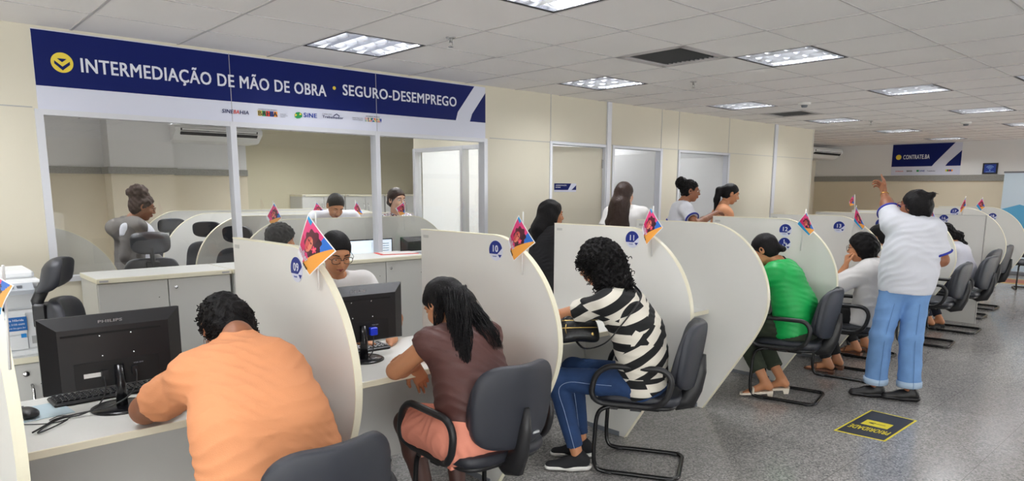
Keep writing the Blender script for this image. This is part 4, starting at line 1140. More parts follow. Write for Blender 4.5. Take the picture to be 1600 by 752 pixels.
part('cord', MB().tube(catmull([(0, .055, .01), (-.03, .03, .003), (-.06, -.05, .0), (-.02, -.12, -.001), (.04, -.16, -.001), (.10, -.13, -.001), (.07, -.09, -.001), (.03, -.11, -.001)], 6), .0018, 6), M_plb, ms)
monitor('lit monitor screen seen through the glass left of the third post', (3.36, 5.62, .79), PI, '', .46, .28, True)
monitor('small black monitor seen from behind through the glass, right of the third post', (3.88, 5.60, .79), .02, 'acer', .36, .28)

# ---------------------------------------------------------------- desks of the glazed office
def office_panel(xa, xb, y, label, la=True, lb=True):
    t = thing('office_divider', label, 'divider', ((xa+xb)/2, y, 0), group='dividers in the glazed office')
    O = ((xa+xb)/2, y, 0); H_ = 1.345
    arc = [(c[0]-2.235, c[1]*H_/1.38) for c in CURVE]      # (distance from the bulge, z)
    L_ = [(xa+d_, z) for d_, z in arc]; R_ = [(xb-d_, z) for d_, z in arc]
    poly = (L_[::-1] if la else [(xa, 0), (xa, H_)])+(R_ if lb else [(xb, H_), (xb, 0)])
    part('panel', MB().prism([(p[0]-O[0], p[1]) for p in poly], 1, -.013, .013), M_lam, t)
    g = MB(); n = len(poly); V = []; F = []
    for i, p in enumerate(poly):
        a = np.array(poly[max(i-1, 0)]); b = np.array(poly[min(i+1, n-1)]); d_ = unit(b-a); nn = np.array((-d_[1], d_[0]))
        for q in (np.array(p), np.array(p)+nn*.005): V += [(q[0]-O[0], -.015, q[1]), (q[0]-O[0], .015, q[1])]
    for i in range(n-1): a = 4*i; b = a+4; F += [(a+2, a+3, b+3, b+2), (a, b, b+1, a+1), (a, a+2, b+2, b), (a+1, b+1, b+3, a+3)]
    g.add(V, F); part('edge_band', g, M_edge, t)
for k, y in enumerate((5.80, 6.75, 7.75, 8.75)):
    office_panel(2.17, 4.42 if k == 0 else 5.0, y, ('first', 'second', 'third', 'fourth')[k]+' pale divider with a rounded left end inside the glazed office, counted from the glass')
office_panel(-.9, 1.32, 5.80, 'pale divider with a rounded right end at the left of the glazed office', False, True)
for k, (x0, x1, y0, y1) in enumerate(((2.7, 4.3, 5.45, 5.78), (2.75, 4.45, 6.50, 6.73), (2.95, 4.45, 7.2, 7.73))):
    O = ((x0+x1)/2, (y0+y1)/2, 0)
    t = thing('office_desk', ('narrow office desk right behind the glass carrying two monitors', 'office desk in front of the leaning man, behind the first office divider', 'office desk farther inside the glazed office')[k], 'desk', O)
    part('desktop', MB().bbox((x0, y0, .765), (x1, y1, .79), .002), M_top, t, O)
    part('side_panel', MB().box((x0+.02, y0+.02, 0), (x0+.04, y1-.02, .765)), M_lam, t, O); part('side_panel', MB().box((x1-.04, y0+.02, 0), (x1-.02, y1-.02, .765)), M_lam, t, O)
def ay_flag(Y, T, Rr, B, L, pb, label, kind=0):
    t = thing('paper_flag', label, 'flag', (pb[0], Y, pb[1]), group='paper flags in the glazed office'); N = 24; o0 = np.array((pb[0], Y, pb[1]))
    c = lambda q: np.array((q[0], Y, q[1])); T_, R_, B_, L_ = c(T), c(Rr), c(B), c(L)
    part('stick', MB().tube([c(pb)-o0+(0, .006, 0), T_-o0+(0, .006, .012)], .003, 6), M_wplastic, t)
    V = []
    for j in range(N+1):
        for i in range(N+1):
            u = i/N; v = j/N; V.append((L_*(1-u)+B_*u)*(1-v)+(T_*(1-u)+R_*u)*v+np.array((0, -.015*math.sin(PI*(u+v)/2), 0))-o0)
    F = [(j*(N+1)+i, j*(N+1)+i+1, (j+1)*(N+1)+i+1, (j+1)*(N+1)+i) for j in range(N) for i in range(N)]
    me = bpy.data.meshes.new('sheet'); me.from_pydata([tuple(v) for v in V], [], F); me.materials.append(M_print)
    ca = me.color_attributes.new('Print', 'BYTE_COLOR', 'CORNER'); data = []
    for f in me.polygons: data += [*lin([x/255. for x in art((f.index % N+.5)/N, (f.index//N+.5)/N, kind)]), 1]*4
    ca.data.foreach_set('color', data); link('sheet', me, t)
ay_flag(5.77, (2.52, 1.50), (2.59, 1.36), (2.49, 1.29), (2.45, 1.37), (2.51, 1.20), 'paper flag seen through the glass above the dark curly head')
ay_flag(6.72, (3.39, 1.48), (3.50, 1.36), (3.46, 1.335), (3.34, 1.36), (3.40, 1.22), 'paper flag left of the leaning man in the glazed office')
ay_flag(6.72, (3.86, 1.48), (3.95, 1.33), (3.86, 1.33), (3.83, 1.40), (3.86, 1.22), 'paper flag right of the leaning man in the glazed office')
ay_flag(5.77, (3.84, 1.492), (3.86, 1.367), (3.79, 1.352), (3.745, 1.425), (3.855, 1.21), 'paper flag in front of the woman with the patterned blouse')

# ---------------------------------------------------------------- floor mat sign, roll-up banner, floor band
fm = thing('floor_sign', 'black and yellow floor sign lettered PRIORIDADE with an arrow', 'floor sign', (4.97, 1.66, 0))
A, B_, C_, D_ = (4.655, 1.825), (4.69, 1.51), (5.30, 1.51), (5.31, 1.825)
def q2(u, v, z): # u along x, v along +y
    x = (4.69*(1-u)+5.30*u)*(1-v)+(4.655*(1-u)+5.31*u)*v; y = 1.51*(1-v)+1.825*v; return (x-4.97, y-1.66, z)
def slab(g, u0, v0, u1, v1, z): g.add([q2(u0, v0, 0), q2(u1, v0, 0), q2(u1, v1, 0), q2(u0, v1, 0), q2(u0, v0, z), q2(u1, v0, z), q2(u1, v1, z), q2(u0, v1, z)], [(4, 5, 6, 7), (0, 1, 5, 4), (1, 2, 6, 5), (2, 3, 7, 6), (3, 0, 4, 7)]); return g
M_ysign = mat('sign_yellow', rgb(222, 206, 44), .5); M_ms = mat('floor_sign_black', rgb(44, 46, 54), .45)
part('yellow_border', slab(MB(), 0, 0, 1, 1, .0012), M_ysign, fm)
part('black_field', slab(MB(), .025, .04, .975, .96, .0018), M_ms, fm)
part('yellow_box', slab(MB(), .42, .24, .62, .78, .0024), M_ysign, fm)
g = MB()
for pts in (((.52, .34), (.52, .66)), ((.49, .56), (.52, .68)), ((.55, .56), (.52, .68))):
    a, b = pts; g.tube([q2(a[0], a[1], .0028), q2(b[0], b[1], .0028)], .0035, 5, flat=.3)
part('arrow', g, M_ms, fm)
put_text('lettering', 'PRIORIDADE', M_ysign, q2(.27, .88, .0026), (0, -1, 0), (.0, 0, 0), parent=fm) if False else None
me = text_mesh('PRIORIDADE', 1, .03); n = len(me.vertices); co = np.zeros(n*3); me.vertices.foreach_get('co', co); co = co.reshape(-1, 3); lo = co.min(0); hi = co.max(0)
out = [q2(.26-(y/.7)*.13+.08, .90-.80*(1-(x-lo[0])/(hi[0]-lo[0])), .0026+z) for x, y, z in co]
me.vertices.foreach_set('co', np.array(out).ravel()); me.materials.clear(); me.materials.append(M_ysign); me.flip_normals(); me.update(); link('lettering', me, fm)

rb = thing('roll_up_banner', 'pale blue roll-up banner with people printed on it at the right edge of the photo', 'banner', (16.2, 3.15, 0), -.2)
part('base', MB().bbox((-.08, -.45, 0), (.08, .45, .07), .01), M_gplastic, rb)
sh = part('sheet', MB().box((-.004, -.42, .07), (.004, .42, 1.95)), mat('banner_sky_blue', rgb(208, 226, 240), .5), rb)
g = MB(); g.prism([(-.42, .8), (.42, .8), (.42, 1.25), (.1, 1.35), (-.42, 1.2)], 0, -.008, -.004); part('printed_blue_patch', g, mat('banner_mid_blue', rgb(96, 176, 220), .5), sh)
g = MB()
for yy in (.22, -.12):
    g.prism([(yy+.05*math.cos(a), .98+.06*math.sin(a)) for a in np.linspace(0, 2*PI, 16)[:-1]], 0, -.012, -.008, 0)
    g.prism([(yy+.055*math.cos(a), 1.02+.05*math.sin(a)) for a in np.linspace(0, PI, 10)], 0, -.014, -.012, 1)
    g.prism([(yy-.14, .68), (yy+.14, .68), (yy+.10, .90), (yy-.10, .90)], 0, -.012, -.008, 2)
part('printed_figures', g, [mat('print_skin', rgb(176, 120, 90), .6), M_blk, M_wplastic], sh)
part('top_rail', MB().box((-.01, -.43, 1.95), (.01, .43, 1.98)), M_gplastic, rb)
tb = thing('side_table', 'small white table at the right edge of the photo near the far wall', 'table', (15.1, 2.95, 0))
part('tabletop', MB().bbox((-.3, -.5, .50), (.3, .4, .53), .003), M_top, tb)
for sx in (-.26, .26):
    for sy in (-.46, .36): part('leg', MB().box((sx-.015, sy-.015, 0), (sx+.015, sy+.015, .50)), M_gplastic, tb)
for n, (x0, x1, c_) in enumerate(((14.55, 14.70, rgb(206, 176, 84)), (14.70, 15.25, rgb(186, 92, 52)), (15.25, 15.40, rgb(206, 176, 84)))):
    struct('trim_%d' % (6+n), MB().box((x0, -6, 0), (x1, 7.4, .0015)), mat('floor_band_%d' % n, c_, .35))
# ---------------------------------------------------------------- people
SK = {'a': mat('skin_brown', rgb(150, 98, 70), .5, sss=.12), 'b': mat('skin_tan', rgb(196, 136, 98), .5, sss=.12), 'c': mat('skin_light', rgb(214, 168, 142), .5, sss=.12), 'd': mat('skin_deep', rgb(122, 78, 56), .5, sss=.1)}
H_blk = mat('black_hair', rgb(14, 12, 14), .5, spec=.2, bump=.9, bscale=60, stretch=(4, 4, .5))
H_crl = mat('black_curly_hair', rgb(13, 11, 12), .55, spec=.15, bump=.9, bscale=160)
H_brn = mat('dark_brown_hair', rgb(48, 32, 26), .42, spec=.3, bump=.9, bscale=60, stretch=(4, 4, .5))
H_afro = mat('brown_curly_hair', rgb(58, 38, 32), .7, bump=1.0, bscale=180)
M_eyew = mat('eye_white', rgb(226, 222, 216), .3); M_iris = mat('dark_iris', rgb(36, 22, 16), .2)
M_lipa = mat('lip_rose', rgb(150, 72, 66), .4); M_nail = mat('nail_polish_pale', rgb(240, 226, 220), .25)
def cloth(name, c, **k): return mat(name, c, k.pop('rough', .85), bump=k.pop('bump', .25), bscale=k.pop('bscale', 300), **k)
UP = vv(0, 0, 1)

def head_axes(fd, up=None, roll=0.0):
    f = unit(fd); u = unit(up) if up is not None else UP
    r = unit(np.cross(f, u)); u = np.cross(r, f)
    if roll: r, u = r*math.cos(roll)+u*math.sin(roll), u*math.cos(roll)-r*math.sin(roll)
    return np.array([r, f, u])          # rows: right, forward, up
def sdf_head(hc, A, N, sk, h=.005, fem=True, fat=0.0):
    W = lambda x, y, z: hc+A[0]*x+A[1]*y+A[2]*z
    lo = np.minimum(hc-.15, N-.07); hi = np.maximum(hc+.15, N+.07)
    s = SDF(lo, hi, h)
    s.ell(W(0, -.010, .030), (.074, .093, .086), .02, A)
    s.ell(W(0, .022, -.035), (.058+fat, .066, .072), .03, A)
    s.ell(W(0, .055, -.092), (.022+fat, .022, .018), .03, A)
    s.cone(W(-.034, .064, -.030), W(-.030, .045, -.062), .022+fat*.5, k=.03); s.cone(W(.034, .064, -.030), W(.030, .045, -.062), .022+fat*.5, k=.03)
    s.cone(W(-.036, .074, .030), W(.036, .074, .030), .012, k=.02)
    s.ell(W(-.031, .103, .010), (.019, .018, .012), .012, A, True); s.ell(W(.031, .103, .010), (.019, .018, .012), .012, A, True)
    s.cone(W(0, .088, .014), W(0, .108, -.022), .008, .0125, k=.012)
    s.ell(W(.012, .100, -.028), (.009, .010, .008), .008, A); s.ell(W(-.012, .100, -.028), (.009, .010, .008), .008, A)
    s.ell(W(0, .088, -.050), (.022, .013, .008), .008, A); s.ell(W(0, .086, -.063), (.019, .013, .0085), .008, A)
    for q in (-1, 1):
        s.ell(W(q*.078, -.004, -.004), (.010, .021, .032), .008, A); s.ell(W(q*.084, .000, -.002), (.006, .011, .018), .004, A, True)
    s.cone(W(0, -.022, -.050), N+A[2]*0-UP*.01, .047+fat*.7, .055+fat, k=.03)
    return s.nets()
def sdf_hand(Wr, El, d, n, side, curls, h=.0042, sc=1.0):
    """five fingers; d along the hand, n out of the palm, side=+1 puts the thumb to n x d"""
    d = unit(d); n = unit(n-d*np.dot(n, d)); l = np.cross(n, d)*side
    s = SDF(np.minimum(Wr, Wr+d*.12)-.13, np.maximum(Wr, Wr+d*.12)+.13, h)
    s.cone(Wr-unit(Wr-El)*.05, Wr, .029*sc, .025*sc, k=.01, flat=(n, .8))
    for q in (-.026, -.009, .009, .026): s.cone(Wr+d*.012+l*q*.6*sc, Wr+d*.082*sc+l*q*sc, .016*sc, .0125*sc, k=.012, flat=(n, .75))
    tips = []
    for i, q in enumerate((.027, .009, -.009, -.026)):
        L = (.040, .044, .041, .032)[i]*sc; c = curls[i]; p = Wr+d*(.084-.004*abs(i-1))*sc+l*q*sc; a = 0; dd = unit(d+l*q*2.2)
        for j, f in enumerate((1, .62, .5)):
            a += c*(1.0, 1.1, .8)[j]; e = dd*math.cos(a)+n*math.sin(a); p2 = p+e*L*f
            s.cone(p, p2, (.0088-.0009*j)*sc, (.0080-.0010*j)*sc, k=.004); p = p2
        tips.append((p, e))
    c = curls[4]; p = Wr+d*.022*sc+l*.022*sc; p2 = p+unit(l*.75+d*.65+n*.25)*.042*sc; p3 = p2+unit(d*.9+l*(.35-.5*c)+n*c)*.032*sc; p4 = p3+unit(d+l*(.1-.6*c)+n*c*1.2)*.024*sc
    s.cone(p, p2, .014*sc, .0105*sc, k=.012); s.cone(p2, p3, .0105*sc, .0092*sc, k=.005); s.cone(p3, p4, .0092*sc, .0078*sc, k=.005); tips.append((p4, unit(p4-p3)))
    V, F = s.nets(); return V, F, tips, n

def person(label, S):
    P, N, Hc = [np.array(S[k], float) for k in ('P', 'N', 'Hc')]
    R = unit(np.array(S['R'], float)*[1, 1, 0] if not S.get('tilt') else S['R'])
    T = unit(N-P); Fr = unit(np.cross(UP, R)); M = np.array(S.get('M', (P+N)/2), float)
    A = head_axes(S['hd'], S.get('hu'), S.get('roll', 0))
    h = S.get('h', .010); bulk = S.get('bulk', 1.0); base = np.array((P[0], P[1], 0.0))
    t = thing('person', label, 'person', tuple(base), group=S.get('group'))
    sk = SK[S['skin']]
    TO = S.get('torso', [(-.03, .075, .105), (.42, .055, .088), (.78, .085, .088)])
    def axp(u):       # curved torso axis
        if u < .5: return P+(M-P)*(u/.5)
        return M+(N-M)*((u-.5)/.5)
    nodes = [(axp(u), hw, r) for u, hw, r in TO]
    sw = S.get('sw', .165); sd = S.get('sd', .055)
    sh = [N-T*sd-R*sw, N-T*sd+R*sw]
    if 'ShL' in S: sh[0] = np.array(S['ShL'], float)
    if 'ShR' in S: sh[1] = np.array(S['ShR'], float)
    ar = S.get('ar', .044)*1.0
    hipw = S.get('hipw', .085)
    legs = []
    for q, kk, aa, tt in ((-1, 'Kl', 'Al', 'Tl'), (1, 'Kr', 'Ar', 'Tr')):
        if kk in S:
            K = np.array(S[kk], float); An = np.array(S[aa], float); To = unit(np.array(S.get(tt, Fr), float)); legs.append((P+R*q*hipw-T*.02, K, An, To, q))
    thr = S.get('thr', .080)
    def torso(s, off, flat=None, arms=True):
        for (a, wa, ra), (b, wb, rb) in zip(nodes[:-1], nodes[1:]): s.cone(a, b, ra*.97+off, rb*.97+off, k=.05)
        s.cone(nodes[-1][0], N-T*.045, nodes[-1][2]*.9+off, .060+off, k=.06)
        for q in (-1, 1):
            for (a, wa, ra), (b, wb, rb) in zip(nodes[:-1], nodes[1:]):
                s.cone(a+R*q*wa, b+R*q*wb, ra+off, rb+off, k=.07, flat=flat)
            s.cone(nodes[-1][0]+R*q*nodes[-1][1]*.8, sh[(q+1)//2], nodes[-1][2]*.72+off, ar*1.08+off, k=.05)
            s.cone(N-T*.02, sh[(q+1)//2]+T*.01, .050+off, ar+off, k=.04)
        for e in S.get('extra', ()):
            s.ell(P+R*e[0]+Fr*e[1]+T*e[2], np.array(e[3])+off, .05, np.array([R, Fr, T]))
    lo = np.minimum.reduce([P, N, Hc]+sh+[np.array(S[k], float) for k in ('El', 'Er', 'Wl', 'Wr') if k in S]+[x for l in legs for x in l[1:3]])-.25
    hi = np.maximum.reduce([P, N, Hc]+sh+[np.array(S[k], float) for k in ('El', 'Er', 'Wl', 'Wr') if k in S]+[x for l in legs for x in l[1:3]])+.25
    lo[2] = max(lo[2], -.02)
    # body
    s = SDF(lo, hi, h)
    torso(s, -.004)
    s.cone(N-T*.05, N+UP*.03, .055, .050, k=.04)
    VF = []
    for q, e, w_, hd_ in ((0, 'El', 'Wl', 'HL'), (1, 'Er', 'Wr', 'HR')):
        if e not in S: continue
        E_ = np.array(S[e], float); W_ = np.array(S[w_], float)
        s.cone(sh[q], E_, ar, ar*.84, k=.03); s.cone(E_, E_+(W_-E_)*.35, ar*.84, ar*.80, k=.015); s.cone(E_+(W_-E_)*.3, W_, ar*.80, .025, k=.02)
        if hd_ in S:
            d, n, side, curls = S[hd_][:4]
            V, F, tips, nn = sdf_hand(W_, E_, np.array(d, float), np.array(n, float), side, curls)
            VF.append((V, F))
            if len(S[hd_]) > 4:
                g = MB()
                for tp, te in tips[:4]: g.sell(tp-nn*.004+te*.003, (.0055, .0055, .004), nu=10, nv=6)
                part('fingernail', g, M_nail, t, base)
        else:
            d = unit(W_-E_)
            s.cone(W_, W_+d*.08, .026, .030, k=.02, flat=(UP, .6)); s.cone(W_+d*.07, W_+d*.15, .024, .014, k=.02, flat=(UP, .6))
    for H_, K, An, To, q in legs:
        s.cone(H_, K, thr, .056, k=.03); s.cone(K, K+(An-K)*.35, .056, .052, k=.02); s.cone(K+(An-K)*.35, An, .052, .034, k=.02)
        if S.get('shoe', ('slide',))[0] == 'slide':
            So = unit(To*[1, 1, 0]+vv(0, 0, S.get('toez', 0)))
            s.cone(An+UP*0, An-UP*.035-So*.03, .034, .030, k=.02)
            s.cone(An-UP*.02, An+So*.12-UP*(.060), .032, .020, k=.02)
            lt = np.cross(So, UP)
            for i in range(5): s.cone(An+So*.10+lt*(i-2)*.013-UP*.062, An+So*(.165-.008*abs(i-1))+lt*(i-2)*.016-UP*.064, .012, .009, k=.01)
    VF.insert(0, s.nets())
    VF.append(sdf_head(Hc, A, N, sk, S.get('hh', .006), fat=S.get('fat', 0)))
    link('body', np_mesh('body', VF, sk, base), t)
    Wd = lambda x, y, z: Hc+A[0]*x+A[1]*y+A[2]*z
    if S.get('face', True):
        for q in (-1, 1):
            eo = part('eye', MB().sell(Wd(q*.031, .0755, .008), (.0120, .0120, .0120), nu=16, nv=10), M_eyew, t, base)
            part('iris', MB().sell(Wd(q*.031, .0848, .006), (.0055, .0035, .0055), nu=14, nv=8, rot=A.T), M_iris, eo, base)
            if not S.get('open_eyes'):
                part('eyelid', MB().sell(Wd(q*.031, .0768, .0108), (.0140, .0125, .0112), nu=16, nv=10, rot=A.T), sk, t, base)
            part('eyebrow', MB().tube([Wd(q*.014, .0905, .028), Wd(q*.032, .0895, .034), Wd(q*.050, .078, .029)], [.003, .0035, .002], 6), S['hair'][0], t, base)
        part('lips', MB().tube([Wd(-.022, .089, -.056), Wd(-.008, .099, -.052), Wd(0, .099, -.054), Wd(.008, .099, -.052), Wd(.022, .089, -.056)], [.002, .0045, .004, .0045, .002], 8).tube([Wd(-.020, .088, -.058), Wd(0, .097, -.062), Wd(.020, .088, -.058)], [.002, .0062, .002], 8), M_lipa, t, base)
    # hair
    hm, cap, prims, amp, frq = S['hair'][:5]
    hs = S.get('hairh', .006)
    pts = [Hc-.17, Hc+.17]
    for p in prims:
        if p[0] == 'c': pts += [Wd(*p[1])-p[3]-.02, Wd(*p[1])+p[3]+.02, Wd(*p[2])-p[4]-.02, Wd(*p[2])+p[4]+.02]
        if p[0] == 'e': pts += [Wd(*p[1])-max(p[2])-.02, Wd(*p[1])+max(p[2])+.02]
        if p[0] == 'w': pts += [np.array(p[1])-p[3]-.02, np.array(p[1])+p[3]+.02, np.array(p[2])-p[4]-.02, np.array(p[2])+p[4]+.02]
    s = SDF(np.minimum.reduce(pts), np.maximum.reduce(pts), hs)
    s.ell(Wd(0, -.012, .032), (.078+cap, .096+cap, .090+cap), .01, A)
    s.ell(Wd(0, -.030, -.015), (.070+cap, .065+cap, .070+cap), .02, A)
    fcut = S.get('fcut', .022)
    nrm = A[1]*.77-A[2]*.64; s.cut(Hc+nrm*fcut, nrm)
    s.cut(Wd(0, 0, S.get('nape', -.078)), -A[2])
    for p in prims:
        k_ = p[5] if len(p) > 5 else .025
        if p[0] == 'c': s.cone(Wd(*p[1]), Wd(*p[2]), p[3], p[4], k=k_)
        elif p[0] == 'w': s.cone(p[1], p[2], p[3], p[4], k=k_)
        elif p[0] == 'e': s.ell(Wd(*p[1]), p[2], .02, A)
    if amp: s.curl(amp, frq, 3)
    if amp < .003: s.wave(.0022, [A[0]+A[1]*.25, A[1]-A[0]*.2], 105, .5, 9)
    VFh = [s.nets()]
    ho = np_mesh('hair', VFh, hm, base); hob = link('hair', ho, t)
    if 'locks' in S:        # loose strands laid over the hair
        g = MB(); rr = random.Random(11)
        for (path, n, sp, r0) in S['locks']:
            path = [np.array(p, float) for p in path]
            for k in range(n):
                a = rr.random()*2*PI; ph = rr.random()*6; q = [p+np.array([math.cos(a), math.sin(a), rr.uniform(-.3, .3)])*sp[min(i, len(sp)-1)]*(.55+.5*rr.random()) for i, p in enumerate(path)]
                c_ = catmull(q, 5); c_ = [p+np.array([math.sin(ph+i*.8), math.cos(ph+i*.9), 0])*.0045 for i, p in enumerate(c_)]
                m_ = len(c_); g.tube(c_, [r0*(1-.75*(i/(m_-1))**2) for i in range(m_)], 4)
        part('loose_strands', g, hm, hob, base)
    if 'curls' in S:        # little corkscrew curls growing from the hair surface
        n, rad, ln, rt = S['curls']; V = VFh[0][0]; g = MB(); rr = np.random.RandomState(4); cen = V.mean(0)
        for k in range(n):
            p = V[rr.randint(len(V))]; o_ = unit(p-cen+rr.randn(3)*.02); dn = unit(o_*.12-UP*.8+rr.randn(3)*.3); u = unit(np.cross(dn, o_)); w_ = np.cross(dn, u); ph = rr.rand()*6
            c_ = [p-o_*.006+dn*ln*q/10+(u*math.cos(ph+q*1.25)+w_*math.sin(ph+q*1.25))*rad for q in range(11)]
            g.tube(c_, [rt]*10+[rt*.4], 4)
        part('curl', g, hm, hob, base)
    # upper garment
    tp = S['top']; off = tp.get('off', .014)
    s = SDF(lo, hi, tp.get('h', h))
    torso(s, off)
    if tp.get('drape'):
        for e in tp['drape']: s.cone(e[0], e[1], e[2], e[3], k=.06)
    cuffs = []
    for q, e, w_ in ((0, 'El', 'Wl'), (1, 'Er', 'Wr')):
        if e not in S or tp.get('sleeve', .6) <= 0: continue
        E_ = np.array(S[e], float); W_ = np.array(S[w_], float); f = tp.get('sleeve', .6)
        if f <= 1:
            s.cone(sh[q]-(E_-sh[q])*.05, sh[q]+(E_-sh[q])*(f+.15), ar+off, ar*.95+off+tp.get('flare', .006), k=.03, cutb=f/(f+.15+.0))
            cuffs.append((sh[q]+(E_-sh[q])*(f*.985), unit(E_-sh[q]), ar*.97+off+tp.get('flare', .006)))
        else:
            s.cone(sh[q], E_, ar+off, ar*.9+off, k=.03); s.cone(E_, W_, ar*.88+off, .030+off*.8, k=.02, cutb=.98)
    if tp.get('fold'): am, f_, dirs = tp['fold'][:3]; s.wave(am, dirs, f_, tp['fold'][3] if len(tp['fold']) > 3 else .6, 2)
    hem = P+T*tp.get('hem', -.08); s.cut(hem, -T)
    if tp.get('neckcut', True):
        s.cone(N+UP*.0+Fr*.01, N+UP*.12+Fr*.03, .052, .09, k=.008, sub=True)
    to = link(tp.get('name', 'shirt'), np_mesh('shirt', [s.nets()], tp['mat'], base), t)
    if tp.get('cuff'):
        for c_, d_, r_ in cuffs:
            u = unit(np.cross(d_, (0.3, .2, 1))); w_ = np.cross(d_, u); g = MB()
            g.tube([c_+(u*math.cos(a)+w_*math.sin(a))*(r_+.001) for a in np.linspace(0, 2*PI, 25)[:-1]], .006, 8, closed=True, flat=1.6); part('sleeve_cuff', g, tp['cuff'], to, base)
    if tp.get('collar'):
        g = MB(); c_ = N+Fr*.012+UP*.012
        g.tube([c_+R*.062*math.cos(a)+Fr*.058*math.sin(a)-UP*.030*max(0, math.sin(a))*2 for a in np.linspace(PI*.56, PI*2.44, 26)], [.009]*26, 8, flat=1.7); part('collar', g, tp['collar'], to, base)
    # lower garment
    bt = S.get('bottom')
    if bt and legs:
        s = SDF(lo, hi, bt.get('h', h)); o2 = bt.get('off', .012)
        a, wa, ra = nodes[0]; b, wb, rb = nodes[1]
        s.cone(a, a+(b-a)*.5, ra*.97+o2, (ra+rb)/2+o2*.6, k=.05)
        for q in (-1, 1): s.cone(a+R*q*wa, a+(b-a)*.5+R*q*(wa+wb)/2, ra+o2, (ra+rb)/2+o2*.6, k=.05)
        s.cut(P+T*bt.get('waist', .10), T)
        for H_, K, An, To, q in legs:
            if bt.get('kind') == 'skirt':
                f = bt.get('len', .8); s.cone(H_, H_+(K-H_)*f, thr+.03+o2, .085+o2, k=.06, cutb=.98)
            else:
                f = bt.get('len', .92); kr, er = bt.get('radii', (.064, .048))
                s.cone(H_, K, thr+o2, kr+o2*.5, k=.03); s.cone(K, K+(An-K)*f, kr+o2*.5, er, k=.02, cutb=.99)
        if bt.get('drape'):
            for e in bt['drape']: s.cone(e[0], e[1], e[2], e[3], k=.04)
        if bt.get('fold'): am, f_, dirs = bt['fold']; s.wave(am, dirs, f_*.6, .6, 5)
        bo = link(bt.get('name', 'trousers'), np_mesh('trousers', [s.nets()], bt['mat'], base), t)
        if bt.get('turnup'):
            for H_, K, An, To, q in legs:
                e = K+(An-K)*f; d_ = unit(An-K); g = MB(); g.tube([e-d_*.05, e-d_*.045, e-d_*.005, e], [er*.99, er+.007, er+.007, er*.99], 26, caps=False); part('turned_up_hem', g, bt['turnup'], bo, base)
        if bt.get('seam'):
            for H_, K, An, To, q in legs:
                sd_ = bt.get('seamdir', None); sd_ = unit(np.array(sd_)) if sd_ is not None else R*q
                pts_ = [H_+(K-H_)*u+sd_*(thr+o2-(thr-kr)*u+.002)*.99 for u in (.35, .6, .85)]+[K+(An-K)*u+sd_*(kr+o2*.5+(er-kr)*u/f+.003) for u in (.12, .4, .7, f)]
                part('side_seam', MB().tube(catmull(pts_, 6), .0018, 5), bt['seam'], bo, base)
    if S.get('stockings'):
        s = SDF(lo, hi, h)
        for H_, K, An, To, q in legs: s.cone(H_, K, thr+.004, .060, k=.03); s.cone(K, K+(An-K)*.35, .060, .056, k=.02); s.cone(K+(An-K)*.35, An, .056, .038, k=.02)
        link('stockings', np_mesh('stockings', [s.nets()], S['stockings'], base), t)
    # shoes
    so = S.get('shoe')
    if so and legs:
        for H_, K, An, To, q in legs:
            f = unit(To*[1, 1, 0]+vv(0, 0, S.get('toez', 0))*(1 if so[0] == 'slide' else 0)); l = unit(np.cross(f, UP)); c = np.array((An[0], An[1], 0.0)); z0 = An[2]-.085
            if so[0] == 'sneaker' or so[0] == 'boot':
                s = SDF(c-.24+UP*.2, c+.24+UP*.05, .006)
                s.cone(c+f*(-.035)+UP*.055, c+f*.06+UP*.048, .042, .036, k=.02); s.cone(c+f*.05+UP*.042, c+f*.155+UP*.034, .038, .030, k=.03, flat=(UP, .8))
                s.cone(c-f*.02+UP*.07, c-f*.012+UP*(.085 if so[0] == 'sneaker' else .12), .036, .040, k=.02)
                s.cut(c+UP*.02, -UP)
                sho = link('shoe', np_mesh('shoe', [s.nets()], so[1], base), t)
                s = SDF(c-.24+UP*.2, c+.24+UP*.05, .006)
                s.cone(c+f*(-.045)+UP*.026, c+f*.03+UP*.022, .043, .036, k=.02, flat=(UP, .65)); s.cone(c+f*.03+UP*.022, c+f*.155+UP*.024, .038, .035, k=.02, flat=(UP, .55))
                s.cut(c+UP*.002, -UP); s.cut(c+UP*.034, UP)
                link('sole', np_mesh('sole', [s.nets()], so[2], base), sho)
            elif so[0] == 'slide':
                sl = MB(); pts_ = []
                for u, wd in ((-.06, .030), (.0, .032), (.06, .036), (.12, .042), (.17, .036), (.19, .02)):
                    pts_.append((u, wd))
                V = []; F = []
                for u, wd in pts_:
                    for zz in (-.082, -.066):
                        for sg in (-1, 1): V.append(An+f*u+l*sg*wd+UP*zz)
                for i in range(len(pts_)-1): a = 4*i; b = a+4; F += [(a, b, b+1, a+1), (a+2, a+3, b+3, b+2), (a, a+2, b+2, b), (a+1, b+1, b+3, a+3)]
                F += [(0, 1, 3, 2), (4*len(pts_)-4, 4*len(pts_)-2, 4*len(pts_)-1, 4*len(pts_)-3)]
                sl.add(V, F); hb = An-f*.035-UP*.082
                sl.add([hb+f*a_+l*b_+UP*c_ for a_, b_, c_ in ((-.025, -.028, 0), (.02, -.03, 0), (.02, .03, 0), (-.025, .028, 0), (-.022, -.024, -.032), (.012, -.026, -.032), (.012, .026, -.032), (-.022, .024, -.032))], [(0, 1, 2, 3), (4, 7, 6, 5), (0, 4, 5, 1), (1, 5, 6, 2), (2, 6, 7, 3), (3, 7, 4, 0)])
                sho = part('sandal', sl, so[1], t, base)
                g = MB(); g.tube([An+f*.09+l*.044*math.cos(a)+UP*(-.075+.046*math.sin(a)) for a in np.linspace(0, PI, 12)], .009, 6, flat=.5); part('strap', g, so[1], sho, base)
